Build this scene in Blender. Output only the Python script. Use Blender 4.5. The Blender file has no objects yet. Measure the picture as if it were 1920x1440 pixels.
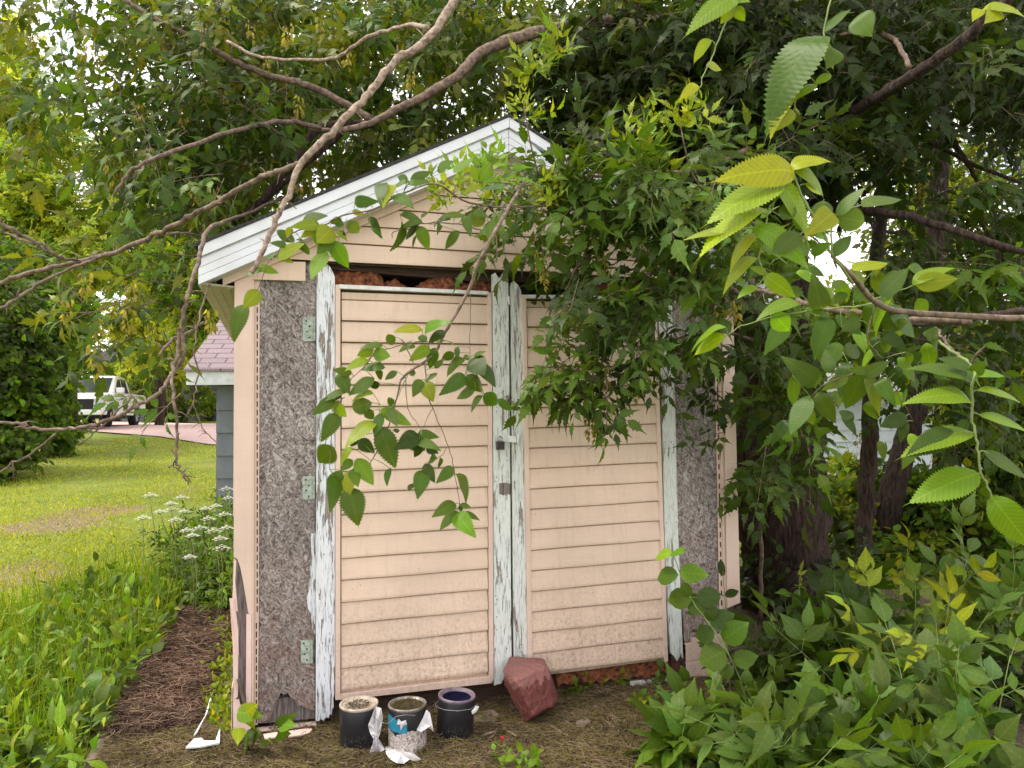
import bpy, math, random
import numpy as np
from math import radians, sin, cos, pi
from mathutils import Vector, Matrix

random.seed(7); rng = np.random.default_rng(7)
sc = bpy.context.scene; C = sc.collection

# ------------------------------------------------------------------ camera
F = 1400.0; PITCH = radians(2.05); ROLL = radians(-0.4); EYE = 1.5; TH = radians(17.5)
fw = np.array([0, cos(PITCH), sin(PITCH)]); _r = np.array([1., 0, 0]); _u = np.array([0, -sin(PITCH), cos(PITCH)])
rt = cos(ROLL)*_r + sin(ROLL)*_u; up = -sin(ROLL)*_r + cos(ROLL)*_u
CAM = np.array([0, 0, EYE])
cd = bpy.data.cameras.new('camera'); cam = bpy.data.objects.new('camera', cd); C.objects.link(cam)
cd.sensor_width = 36; cd.lens = 36*F/1920; cd.clip_end = 2000; cd.clip_start = 0.05
cam.matrix_world = Matrix(((rt[0], up[0], -fw[0], 0), (rt[1], up[1], -fw[1], 0), (rt[2], up[2], -fw[2], EYE), (0, 0, 0, 1)))
sc.camera = cam

# ------------------------------------------------------------------ light
SUN_EL, SUN_AZ = radians(56), radians(-98)      # azimuth from +Y, clockwise: behind the camera on the left
sdir = Vector((sin(SUN_AZ)*cos(SUN_EL), cos(SUN_AZ)*cos(SUN_EL), sin(SUN_EL)))
sl = bpy.data.lights.new('sun', 'SUN'); sl.energy = 2.4; sl.angle = radians(16); sl.color = (1.0, 0.93, 0.80)
so = bpy.data.objects.new('sun', sl); C.objects.link(so)
so.rotation_euler = sdir.to_track_quat('Z', 'Y').to_euler(); so.location = (0, 0, 30)
world = bpy.data.worlds.new('World'); sc.world = world; world.use_nodes = True
def nd(nt, t, **kw):
    n = nt.nodes.new(t)
    for k, v in kw.items():
        if k in ('i',):
            for kk, vv in v.items():
                n.inputs[kk].default_value = vv
        else: setattr(n, k, v)
    return n
nt = world.node_tree; nt.nodes.clear()
sky = nd(nt, 'ShaderNodeTexSky', sky_type='NISHITA', sun_disc=False, sun_elevation=SUN_EL, sun_rotation=SUN_AZ % (2*pi), dust_density=1.5, air_density=1.0)
tc = nd(nt, 'ShaderNodeTexCoord')
no = nd(nt, 'ShaderNodeTexNoise', i={'Scale': 3.1, 'Detail': 8, 'Roughness': .55, 'Distortion': .3})
cr = nd(nt, 'ShaderNodeValToRGB'); cr.color_ramp.elements[0].position = .34; cr.color_ramp.elements[1].position = .46
mx = nd(nt, 'ShaderNodeMix', data_type='RGBA'); mx.inputs[7].default_value = (8.9, 8.7, 8.9, 1)
bg = nd(nt, 'ShaderNodeBackground', i={'Strength': .15}); wo = nd(nt, 'ShaderNodeOutputWorld')
L = nt.links.new
L(tc.outputs['Generated'], no.inputs['Vector']); L(no.outputs['Fac'], cr.inputs[0]); L(cr.outputs[0], mx.inputs[0])
L(sky.outputs[0], mx.inputs[6]); L(mx.outputs[2], bg.inputs[0]); L(bg.outputs[0], wo.inputs[0])
vs = sc.view_settings; vs.view_transform = 'Standard'; vs.look = 'None'; vs.gamma = 1; vs.exposure = 0.92; vs.use_curve_mapping = False
sc.render.engine = 'CYCLES'

# ------------------------------------------------------------------ picture geometry -> place
def ray(px, py): return fw + (px-960)/F*rt - (py-720)/F*up
def at(px, py, d): return CAM + ray(px, py)*d                      # d = distance along the view axis
GY = [-60, 5, 9.5, 28, 60, 300]; GZ = [-.02, -.02, .13, .98, 1.2, 1.6]
def gz(x, y): return np.interp(y, GY, GZ)
def gpt(px, py):                                                   # where the line of sight meets the terrain
    r = ray(px, py); lo, hi = .5, 200.
    for t in np.linspace(.5, 200, 1200):
        p = CAM+r*t
        if p[2] < gz(p[0], p[1]): hi = t; break
        lo = t
    for _ in range(30):
        m = (lo+hi)/2; p = CAM+r*m
        if p[2] < gz(p[0], p[1]): hi = m
        else: lo = m
    return CAM+r*hi
def g0(px, py, z=0.): r = ray(px, py); return CAM + r*((z-EYE)/r[2])
SO = g0(437, 1385)                                                # left front corner of the shed
ex = np.array([cos(TH), sin(TH), 0]); ey = np.array([-sin(TH), cos(TH), 0])
def wl(px, py, d=0.):                                             # picture -> shed wall plane (u, z)
    r = ray(px, py); t = ((SO+ey*d-CAM)@ey)/(r@ey); p = CAM+t*r
    return (float((p-SO)@ex), float(p[2]))
def W(u, d, z): return SO+ex*u+ey*d+np.array([0, 0, z])

# ------------------------------------------------------------------ objects
def thing(name, label, cat, loc=(0, 0, 0), rz=0, group=None):
    o = bpy.data.objects.new(name, None); C.objects.link(o); o.empty_display_size = .1
    o.location = tuple(map(float, loc)); o.rotation_euler = (0, 0, rz)
    o['label'] = label; o['category'] = cat
    if group: o['group'] = group
    return o
def tag(o, label, cat, group=None):
    o['label'] = label; o['category'] = cat
    if group: o['group'] = group
    return o
def struct(o, kind='structure', label=None, cat=None):
    o['kind'] = kind
    if label: o['label'] = label
    if cat: o['category'] = cat
    return o
def finish(name, me, mats, parent, world):
    for m in (mats if isinstance(mats, (list, tuple)) else [mats]): me.materials.append(m)
    o = bpy.data.objects.new(name, me); C.objects.link(o)
    if parent is not None:
        o.parent = parent
        if world:
            M = Matrix.LocRotScale(parent.location, parent.rotation_euler, None).inverted()
            me.transform(M)
    return o
class MB:
    def __init__(s): s.v = []; s.f = []; s.m = []; s.n = 0
    def add(s, v, f, mi=0):
        s.v.extend([tuple(map(float, p)) for p in v]); s.f.extend([tuple(i+s.n for i in q) for q in f]); s.m.extend([mi]*len(f)); s.n += len(v); return s
    def box(s, x0, x1, y0, y1, z0, z1, mi=0):
        v = [(x, y, z) for x in (x0, x1) for y in (y0, y1) for z in (z0, z1)]
        return s.add(v, [(0, 1, 3, 2), (4, 6, 7, 5), (0, 4, 5, 1), (2, 3, 7, 6), (0, 2, 6, 4), (1, 5, 7, 3)], mi)
    def hexa(s, a, b, mi=0):                                       # two quads joined
        v = list(a)+list(b)
        return s.add(v, [(3, 2, 1, 0), (4, 5, 6, 7)]+[(i, (i+1) % 4, 4+(i+1) % 4, 4+i) for i in range(4)], mi)
    def prism(s, poly, y0, y1, mi=0):                               # polygon in (u, z), front at y0, back at y1
        n = len(poly); v = [(u, y0, z) for u, z in poly]+[(u, y1, z) for u, z in poly]
        return s.add(v, [tuple(range(n)), tuple(range(2*n-1, n-1, -1))]+[(i, n+i, n+(i+1) % n, (i+1) % n) for i in range(n)], mi)
    def tube(s, pts, rad, n=7, mi=0, cap=True, wob=0.):
        pts = [np.array(p, float) for p in pts]; k = len(pts)
        if not hasattr(rad, '__len__'): rad = [rad]*k
        T = [pts[min(i+1, k-1)]-pts[max(i-1, 0)] for i in range(k)]
        ref = np.array([.13, .2, .97]) if abs((T[0]/(np.linalg.norm(T[0])+1e-9))[2]) < .9 else np.array([1., .1, 0])
        v = []
        for i in range(k):
            t = T[i]/(np.linalg.norm(T[i])+1e-9); a = np.cross(ref, t); a /= np.linalg.norm(a)+1e-9; b = np.cross(t, a)
            if i: pass
            ref = np.cross(t, a) if False else ref
            for j in range(n):
                w = 1+wob*random.uniform(-1, 1)
                v.append(pts[i]+(a*cos(2*pi*j/n)+b*sin(2*pi*j/n))*rad[i]*w)
        f = [(i*n+j, i*n+(j+1) % n, (i+1)*n+(j+1) % n, (i+1)*n+j) for i in range(k-1) for j in range(n)]
        if cap: f += [tuple(range(n-1, -1, -1)), tuple((k-1)*n+j for j in range(n))]
        return s.add(v, f, mi)
    def lathe(s, prof, c=(0, 0, 0), n=28, mi=0):                    # prof (r, z)
        k = len(prof); v = [(c[0]+r*cos(2*pi*j/n), c[1]+r*sin(2*pi*j/n), c[2]+z) for r, z in prof for j in range(n)]
        return s.add(v, [(i*n+j, i*n+(j+1) % n, (i+1)*n+(j+1) % n, (i+1)*n+j) for i in range(k-1) for j in range(n)], mi)
    def build(s, name, mats, parent=None, smooth=False, bevel=0, world=False, noise=None):
        me = bpy.data.meshes.new(name); me.from_pydata(s.v, [], s.f); me.update()
        me.polygons.foreach_set('material_index', s.m)
        if smooth: me.polygons.foreach_set('use_smooth', [True]*len(s.f))
        o = finish(name, me, mats, parent, world)
        if bevel:
            b = o.modifiers.new('bevel', 'BEVEL'); b.width = bevel; b.segments = 2; b.limit_method = 'ANGLE'
        return o
def spline(P, k=6, jit=0.):
    P = [np.array(p, float) for p in P]; Q = [2*P[0]-P[1]]+P+[2*P[-1]-P[-2]]; out = []
    for i in range(1, len(Q)-2):
        for j in range(k):
            t = j/k; p = .5*((2*Q[i])+(-Q[i-1]+Q[i+1])*t+(2*Q[i-1]-5*Q[i]+4*Q[i+1]-Q[i+2])*t*t+(-Q[i-1]+3*Q[i]-3*Q[i+1]+Q[i+2])*t**3)
            if jit: p = p+rng.normal(0, jit, len(p))
            out.append(p)
    out.append(P[-1]); return out

# ------------------------------------------------------------------ foliage engine (numpy)
def nz(v): return v/(np.linalg.norm(v, axis=-1, keepdims=True)+1e-9)
def outline(pts, fold=.22, droop=.18, curl=.0):
    """half outline [(x, y)] from base to tip -> leaf template with a folded blade"""
    n = len(pts); v = []; uv = []
    for x, y in pts:
        for s in (0, 1, -1):
            v.append((x, s*y, abs(y)*fold-droop*x*x+curl*math.sin(x*9)*abs(y))); uv.append((x, s*y))
    f = []
    for i in range(n-1):
        a = 3*i; b = 3*(i+1)
        f += [(a, b, b+1), (a, b+1, a+1), (a, a+2, b+2), (a, b+2, b)]
    return np.array(v), np.array(f), np.array(uv)
def serrate(w, m, amp):
    pts = [(0, 0)]
    for i in range(1, m):
        t = i/m; y = w*(math.sin(pi*t**.8)**.8)*(1-.25*t)
        pts.append((t-.012, y*(1-amp)+.0)); pts.append((t+.018, y*(1+amp)))
    pts.append((1.0, 0.004)); pts.append((1.12, 0)); return pts
T_ELM = outline(serrate(.265, 15, .095), .30, .22, .05); T_ELMF = outline(serrate(.265, 24, .075), .30, .26, .05)
T_BE = outline([(0, 0), (.08, .05), (.20, .14), (.34, .19), (.44, .165), (.50, .25), (.56, .12), (.68, .15), (.72, .07), (.9, .03), (1.16, 0)], .22, .30)
T_LF = outline([(0, 0), (.14, .09), (.35, .17), (.58, .15), (.82, .06), (1.06, 0)], .25, .3)
T_BEB = outline([(0, 0), (.07, .07), (.2, .17), (.33, .225), (.42, .235), (.46, .25), (.52, .215), (.62, .215), (.66, .165), (.78, .11), (.92, .045), (1.05, 0)], .2, .28, .05)
T_RND = outline([(0, 0), (.08, .16), (.26, .29), (.5, .33), (.74, .25), (.92, .1), (1.03, 0)], .2, .2)
_low = (np.array([(0, 0, 0), (.4, .2, .05), (.4, -.2, .05), (1, 0, -.15), (.45, 0, -.03)]), np.array([(0, 4, 1), (4, 3, 1), (0, 2, 4), (4, 2, 3)]), np.array([(0, 0), (.4, .2), (.4, -.2), (1, 0), (.45, 0)]))
T_LOW = _low
TONES = dict(y=(.25, .31, .008), b=(.125, .225, .010), g=(.062, .116, .008), d=(.031, .060, .006), s=(.074, .128, .022), o=(.105, .130, .010), f=(.20, .25, .012), k=(.015, .028, .004), Y=(.44, .49, .05), B=(.26, .36, .05))  # leaf colours: k, d darkened for shade, Y, B brightened for sun
class Leaves:
    def __init__(s, tpl): s.t = tpl; s.P = []; s.X = []; s.Z = []; s.L = []; s.Wd = []; s.Cc = []
    def add(s, P, X, Z, Ln, Wd, tone, var=.18):
        P = np.atleast_2d(P); n = max(len(P), len(np.atleast_2d(X))); P = np.broadcast_to(P, (n, 3))+0.; X = nz(np.broadcast_to(X, (n, 3))+0.); Z = np.broadcast_to(Z, (n, 3))+0.
        Z = nz(Z-X*(Z*X).sum(1, keepdims=True))
        s.P.append(P); s.X.append(X); s.Z.append(Z); s.L.append(np.broadcast_to(Ln, (n,))+0.); s.Wd.append(np.broadcast_to(Wd, (n,))+0.)
        if isinstance(tone, str):
            T = np.array([TONES[c] for c in tone]); T = T[rng.integers(0, len(T), n)]
        else: T = np.broadcast_to(tone, (n, 3))
        k = np.exp(rng.normal(0, var, (n, 1))); hue = 1+rng.normal(0, .10, (n, 3))*np.array([1, .3, 1])
        s.Cc.append(np.clip(T*k*hue, .004, .8))
    def count(s): return sum(len(p) for p in s.P)
    def build(s, name, mat, parent=None, world=True):
        V, Fc, UV = s.t; P = np.concatenate(s.P); X = np.concatenate(s.X); Z = np.concatenate(s.Z); Ln = np.concatenate(s.L); Wd = np.concatenate(s.Wd); Cc = np.concatenate(s.Cc)
        Y = np.cross(Z, X); n = len(P); m = len(V)
        dr = rng.uniform(.2, 1.9, n)[:, None]; zz = V[:, 2][None, :]*dr
        co = P[:, None, :]+Ln[:, None, None]*(V[None, :, 0, None]*X[:, None, :]+(V[None, :, 1]*Wd[:, None])[:, :, None]*Y[:, None, :]+zz[:, :, None]*Z[:, None, :])
        if parent is not None and world:
            M = np.array(Matrix.LocRotScale(parent.location, parent.rotation_euler, None).inverted()); co = co@M[:3, :3].T+M[:3, 3]
        fc = (Fc[None]+(np.arange(n)*m)[:, None, None]).reshape(-1, 3)
        me = bpy.data.meshes.new(name); me.vertices.add(n*m); me.vertices.foreach_set('co', co.astype(np.float32).ravel())
        me.loops.add(fc.size); me.loops.foreach_set('vertex_index', fc.astype(np.int32).ravel())
        me.polygons.add(len(fc)); me.polygons.foreach_set('loop_start', np.arange(0, fc.size, 3, dtype=np.int32))
        me.polygons.foreach_set('use_smooth', np.ones(len(fc), bool))
        ca = me.color_attributes.new('tint', 'FLOAT_COLOR', 'POINT'); cc = np.ones((n*m, 4), np.float32); cc[:, :3] = np.repeat(Cc, m, 0); ca.data.foreach_set('color', cc.ravel())
        ul = me.uv_layers.new(name='leaf'); uv = np.tile(UV, (n, 1))[fc.ravel()]; ul.data.foreach_set('uv', uv.astype(np.float32).ravel())
        me.update(calc_edges=True); me.validate(); me.materials.append(mat)
        o = bpy.data.objects.new(name, me); C.objects.link(o); o.parent = parent; return o
def rod_vec(mb_list, A, B, r0, r1, bend=None):
    """many thin three-sided twigs A->B, gathered as arrays"""
    mb_list.append((A, B, np.broadcast_to(r0, (len(A),))+0., np.broadcast_to(r1, (len(A),))+0., np.zeros_like(A) if bend is None else bend))
def rods_build(lst, name, mat, parent=None):
    A = np.concatenate([l[0] for l in lst]); B = np.concatenate([l[1] for l in lst]); r0 = np.concatenate([l[2] for l in lst]); r1 = np.concatenate([l[3] for l in lst]); bd = np.concatenate([l[4] for l in lst])
    n = len(A); T = nz(B-A); ref = np.where(np.abs(T[:, 2:3]) > .9, np.array([[1., 0, 0]]), np.array([[0, 0, 1.]])); a = nz(np.cross(ref, T)); b = np.cross(T, a)
    rings = []
    for t in (0, .33, .67, 1):
        c = A+(B-A)*t+bd*(4*t*(1-t)); r = (r0+(r1-r0)*t)[:, None]
        for j in range(3): rings.append(c+(a*cos(2*pi*j/3)+b*sin(2*pi*j/3))*r)
    co = np.stack(rings, 1)
    if parent is not None:
        M = np.array(Matrix.LocRotScale(parent.location, parent.rotation_euler, None).inverted()); co = co@M[:3, :3].T+M[:3, 3]
    base = np.array([(i*3+j, i*3+(j+1) % 3, (i+1)*3+(j+1) % 3, (i+1)*3+j) for i in range(3) for j in range(3)])
    fc = (base[None]+(np.arange(n)*12)[:, None, None]).reshape(-1, 4)
    me = bpy.data.meshes.new(name); me.vertices.add(n*12); me.vertices.foreach_set('co', co.astype(np.float32).ravel())
    me.loops.add(fc.size); me.loops.foreach_set('vertex_index', fc.astype(np.int32).ravel()); me.polygons.add(len(fc)); me.polygons.foreach_set('loop_start', np.arange(0, fc.size, 4, dtype=np.int32))
    me.polygons.foreach_set('use_smooth', np.ones(len(fc), bool))
    me.update(calc_edges=True); me.validate(); me.materials.append(mat); o = bpy.data.objects.new(name, me); C.objects.link(o); o.parent = parent; return o
BE5 = [(1.0, 0, 1.1), (.62, .95, .85), (.62, -.95, .85), (.25, 1.15, .65), (.25, -1.15, .65)]      # leaflets: place on the rachis, angle, size
BE3 = [(1.0, 0, 1.1), (.55, .9, .9), (.55, -.9, .9)]
PIN = [(1.0, 0, .8)]+[(t, s*1.1, .85) for t in (.25, .45, .65, .85) for s in (1, -1)]
ONE = [(.15, 0, 1.0)]
def sprays(LV, tw, O, D, ln, nodes, table, size, tone, rach=1.0, droop=.25, upn=.6, var=.16, tr=.003, nrand=.5):
    """O,D (N,3) shoots with opposite compound leaves"""
    N = len(O); D = nz(D)
    if isinstance(tone, str): tone = np.array([TONES[c] for c in tone])[rng.integers(0, len(tone), N)]*np.exp(rng.normal(0, .16, (N, 1)))
    var = min(var, .12); ln = np.broadcast_to(ln, (N,))+0.; size = np.broadcast_to(size, (N,))+0.
    UP = np.array([0, 0, 1.]); bend = -UP*(droop*ln*.12)[:, None]; E = O+D*ln[:, None]-UP*(droop*ln*.25)[:, None]
    if tw is not None: rod_vec(tw, O, E, tr, tr*.4, -bend*.6)
    S0 = nz(np.cross(D, UP)+rng.normal(0, .15, (N, 3)))
    for k in range(nodes):
        t = (k+.7)/nodes; pos = O+(E-O)*t-bend*.6*(4*t*(1-t)); ang = (pi/2)*(k % 2)*.6+rng.normal(0, .3, N)
        S = S0*np.cos(ang)[:, None]+np.cross(D, S0)*np.sin(ang)[:, None]
        for s in ((1, -1) if k < nodes-1 else (0,)):
            P = nz(D*(.65 if s else 1.2)+S*s*.9-UP*droop*.8+rng.normal(0, .22, (N, 3)))
            Nn = UP*upn+rng.normal(0, nrand, (N, 3))+np.array([0, -.35, 0]); Nn = nz(Nn-P*(Nn*P).sum(1, keepdims=True)); Q = np.cross(Nn, P)
            rl = size*rach; sz = size*rng.uniform(.7, 1.15, N)
            if tw is not None: rod_vec(tw, pos, pos+P*rl[:, None], tr*.45, tr*.3)
            for (tt, a, ss) in table:
                if len(table) > 3 and rng.random() < .1: continue
                a2 = a+rng.normal(0, .15, N); X = P*np.cos(a2)[:, None]+Q*np.sin(a2)[:, None]-UP*.12*droop
                LV.add(pos+P*(rl*tt)[:, None], X, Nn+rng.normal(0, .22, (N, 3)), sz*ss*rng.uniform(.8, 1.2, N), rng.uniform(.75, 1.3, N), tone, var)
def inpoly(x, y, poly):
    c = np.zeros(len(x), bool); j = len(poly)-1
    for i in range(len(poly)):
        xi, yi = poly[i]; xj, yj = poly[j]
        c ^= ((yi > y) != (yj > y)) & (x < (xj-xi)*(y-yi)/(yj-yi+1e-9)+xi); j = i
    return c
def volume(poly, d0, d1, n):
    """n points spread through the volume seen in this outline between two distances"""
    P = np.array(poly); out = []
    while sum(len(o) for o in out) < n:
        x = rng.uniform(P[:, 0].min(), P[:, 0].max(), n*2); y = rng.uniform(P[:, 1].min(), P[:, 1].max(), n*2); k = inpoly(x, y, poly)
        x = x[k]; y = y[k]; d = (rng.uniform(d0**2, d1**2, len(x)))**.5
        R = fw+(x-960)[:, None]/F*rt-(y-720)[:, None]/F*up; out.append(CAM+R*d[:, None])
    return np.concatenate(out)[:n]
def rdir(n, base, sp=.6): return nz(np.array(base)+rng.normal(0, sp, (n, 3)))

# ------------------------------------------------------------------ materials
def mat(name): m = bpy.data.materials.new(name); m.use_nodes = True; nt = m.node_tree; b = nt.nodes['Principled BSDF']; return m, nt, b, nt.links.new
def coords(nt, scale=(1, 1, 1), loc=(0, 0, 0), rot=(0, 0, 0), kind='Object'):
    t = nd(nt, 'ShaderNodeTexCoord'); mp = nd(nt, 'ShaderNodeMapping'); mp.inputs['Scale'].default_value = scale; mp.inputs['Location'].default_value = loc; mp.inputs['Rotation'].default_value = rot
    nt.links.new(t.outputs[kind], mp.inputs[0])
    if any(rot):
        m0 = nd(nt, 'ShaderNodeMapping'); m0.inputs['Rotation'].default_value = rot; nt.links.new(t.outputs[kind], m0.inputs[0]); mp.inputs['Rotation'].default_value = (0, 0, 0); nt.links.new(m0.outputs[0], mp.inputs[0])
    return mp.outputs[0]
def noise(nt, vec, s, det=4, r=.55, dist=0.):
    n = nd(nt, 'ShaderNodeTexNoise', i={'Scale': s, 'Detail': det, 'Roughness': r, 'Distortion': dist}); nt.links.new(vec, n.inputs['Vector']); return n.outputs['Fac']
def ramp(nt, v, stops):
    r = nd(nt, 'ShaderNodeValToRGB'); e = r.color_ramp.elements
    while len(e) < len(stops): e.new(.5)
    for a, (p, c) in zip(e, stops):
        a.position = p; a.color = (c, c, c, 1) if not hasattr(c, '__len__') else (*c, 1)
    nt.links.new(v, r.inputs[0]); return r.outputs[0]
def mix(nt, f, a, b, mode='MIX'):
    m = nd(nt, 'ShaderNodeMix', data_type='RGBA', blend_type=mode)
    for k, v in ((0, f), (6, a), (7, b)):
        if isinstance(v, (int, float)): m.inputs[k].default_value = v if k == 0 else (v, v, v, 1)
        elif isinstance(v, tuple): m.inputs[k].default_value = (*v, 1)
        else: nt.links.new(v, m.inputs[k])
    return m.outputs[2]
def bump(nt, b, h, st=.3, dist=.01):
    n = nd(nt, 'ShaderNodeBump', i={'Strength': st, 'Distance': dist}); nt.links.new(h, n.inputs['Height']); nt.links.new(n.outputs[0], b.inputs['Normal'])
def leafmat(name, veins=0, trans=.35, rough=.45, mw=.016):
    m, nt, b, L = mat(name); a = nd(nt, 'ShaderNodeAttribute', attribute_name='tint'); col = a.outputs['Color']
    if veins:
        u = nd(nt, 'ShaderNodeUVMap', uv_map='leaf'); s = nd(nt, 'ShaderNodeSeparateXYZ'); L(u.outputs[0], s.inputs[0])
        ab = nd(nt, 'ShaderNodeMath', operation='ABSOLUTE'); L(s.outputs[1], ab.inputs[0])
        mid = ramp(nt, ab.outputs[0], [(0.0, 1.), (mw, 0.)])
        m1 = nd(nt, 'ShaderNodeMath', operation='MULTIPLY', i={1: .75}); L(ab.outputs[0], m1.inputs[0])
        m2 = nd(nt, 'ShaderNodeMath', operation='SUBTRACT'); L(s.outputs[0], m2.inputs[0]); L(m1.outputs[0], m2.inputs[1])
        m3 = nd(nt, 'ShaderNodeMath', operation='MULTIPLY', i={1: 6.2832*veins}); L(m2.outputs[0], m3.inputs[0])
        m4 = nd(nt, 'ShaderNodeMath', operation='SINE'); L(m3.outputs[0], m4.inputs[0])
        sv = ramp(nt, m4.outputs[0], [(.86, 0.), (1., .8)]); mxv = mix(nt, 1., mid, sv, 'ADD')
        light = mix(nt, 1., col, (1.55, 1.45, 1.35), 'MULTIPLY'); vm = nd(nt, 'ShaderNodeMath', operation='MULTIPLY', i={1: .7}); L(mxv, vm.inputs[0])
        bl = noise(nt, coords(nt), 55, 4); dk = mix(nt, ramp(nt, bl, [(.35, .22), (.6, 0.)]), col, (.10, .13, .02))
        col = mix(nt, vm.outputs[0], dk, light); bump(nt, b, m4.outputs[0], .10, .001)
    L(col, b.inputs['Base Color']); b.inputs['Roughness'].default_value = rough; b.inputs['Specular IOR Level'].default_value = .22
    t = nd(nt, 'ShaderNodeBsdfTranslucent'); tcx = mix(nt, 1., col, (1.6, 1.45, .6), 'MULTIPLY'); L(tcx, t.inputs[0])
    ms = nd(nt, 'ShaderNodeMixShader', i={0: trans}); L(b.outputs[0], ms.inputs[1]); L(t.outputs[0], ms.inputs[2]); L(ms.outputs[0], nt.nodes['Material Output'].inputs[0]); return m
def vinyl(name, c1, c2, dirt=1.):
    m, nt, b, L = mat(name); v = coords(nt, (3, 3, 90)); g = noise(nt, v, 3, 5, .6); v2 = coords(nt)
    base = mix(nt, g, c1, c2); big = ramp(nt, noise(nt, v2, 1.6, 5, .6), [(.3, .80), (.7, 1.04)]); base = mix(nt, 1., base, big, 'MULTIPLY')
    sp = nd(nt, 'ShaderNodeSeparateXYZ'); L(coords(nt), sp.inputs[0])
    h = nd(nt, 'ShaderNodeMapRange', i={1: 0., 2: .75, 3: 1., 4: 0.}); L(sp.outputs[2], h.inputs[0])
    str_ = noise(nt, coords(nt, (30, 30, 3)), 2, 6, .7); gr = noise(nt, v2, 60, 4, .75)
    sm = nd(nt, 'ShaderNodeMath', operation='MULTIPLY'); L(ramp(nt, gr, [(.42, 0.), (.68, 1.)]), sm.inputs[0]); L(ramp(nt, str_, [(.35, .1), (.7, 1.)]), sm.inputs[1])
    f = nd(nt, 'ShaderNodeMath', operation='MULTIPLY'); L(sm.outputs[0], f.inputs[0]); L(h.outputs[0], f.inputs[1])
    f2 = nd(nt, 'ShaderNodeMath', operation='MULTIPLY', i={1: 1.3*dirt}); L(f.outputs[0], f2.inputs[0])
    base = mix(nt, f2.outputs[0], base, (.13, .085, .05))
    sk = ramp(nt, noise(nt, coords(nt, (22, 22, 1.1)), 1.6, 6, .7), [(.52, 0.), (.74, .38*dirt)]); base = mix(nt, sk, base, (.36, .27, .17))
    alg = ramp(nt, noise(nt, coords(nt, (1.3, 1.3, 2.2)), 2.4, 6, .68), [(.60, 0.), (.78, .35*dirt)]); base = mix(nt, alg, base, (.34, .32, .18))
    spk = nd(nt, 'ShaderNodeTexVoronoi', i={'Scale': 16}); L(v2, spk.inputs['Vector']); sf = ramp(nt, spk.outputs['Distance'], [(.035, .7*dirt), (.05, 0.)])
    sfm = nd(nt, 'ShaderNodeMath', operation='MULTIPLY'); L(sf, sfm.inputs[0]); L(ramp(nt, noise(nt, v2, 4, 3), [(.5, 0.), (.56, 1.)]), sfm.inputs[1])
    base = mix(nt, sfm.outputs[0], base, (.06, .04, .025)); L(base, b.inputs['Base Color']); b.inputs['Roughness'].default_value = .5
    bump(nt, b, g, .25, .004); return m
def peel(name, paint=(.72, .74, .76), wood=(.17, .135, .11), lo=.60, scale=(60, 60, 5)):
    m, nt, b, L = mat(name); v = coords(nt, scale); n1 = noise(nt, v, 1.2, 7, .72, .25); n2 = noise(nt, coords(nt, (9, 9, 2.2)), 1.5, 5, .6)
    a = nd(nt, 'ShaderNodeMath', operation='MULTIPLY_ADD', i={1: .34, 2: 0.}); L(n2, a.inputs[0]); L(n1, a.inputs[2])
    msk = ramp(nt, a.outputs[0], [(lo+.12, 1.), (lo+.155, 0.)])     # 1 = paint
    inv = ramp(nt, a.outputs[0], [(lo+.12, 0.), (lo+.155, 1.)])
    wd = mix(nt, noise(nt, coords(nt, (120, 120, 4)), 2, 4), wood, tuple(min(1, w*2.0) for w in wood)); pt = mix(nt, noise(nt, coords(nt), 12, 4), paint, tuple(p*.82 for p in paint))
    fine = ramp(nt, noise(nt, coords(nt, (170, 170, 10)), 1.5, 5, .7), [(.36, .45), (.47, 1.)])
    pt = mix(nt, 1., pt, fine, 'MULTIPLY')
    hole = nd(nt, 'ShaderNodeTexVoronoi', i={'Scale': 9}); L(coords(nt, (1.6, 1.6, .9)), hole.inputs['Vector']); hf = ramp(nt, hole.outputs['Distance'], [(.028, 1.), (.036, 0.)])
    c = mix(nt, inv, pt, wd); c = mix(nt, hf, c, (.02, .015, .015)); L(c, b.inputs['Base Color']); b.inputs['Roughness'].default_value = .75
    bump(nt, b, msk, 1., .005); return m
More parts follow.
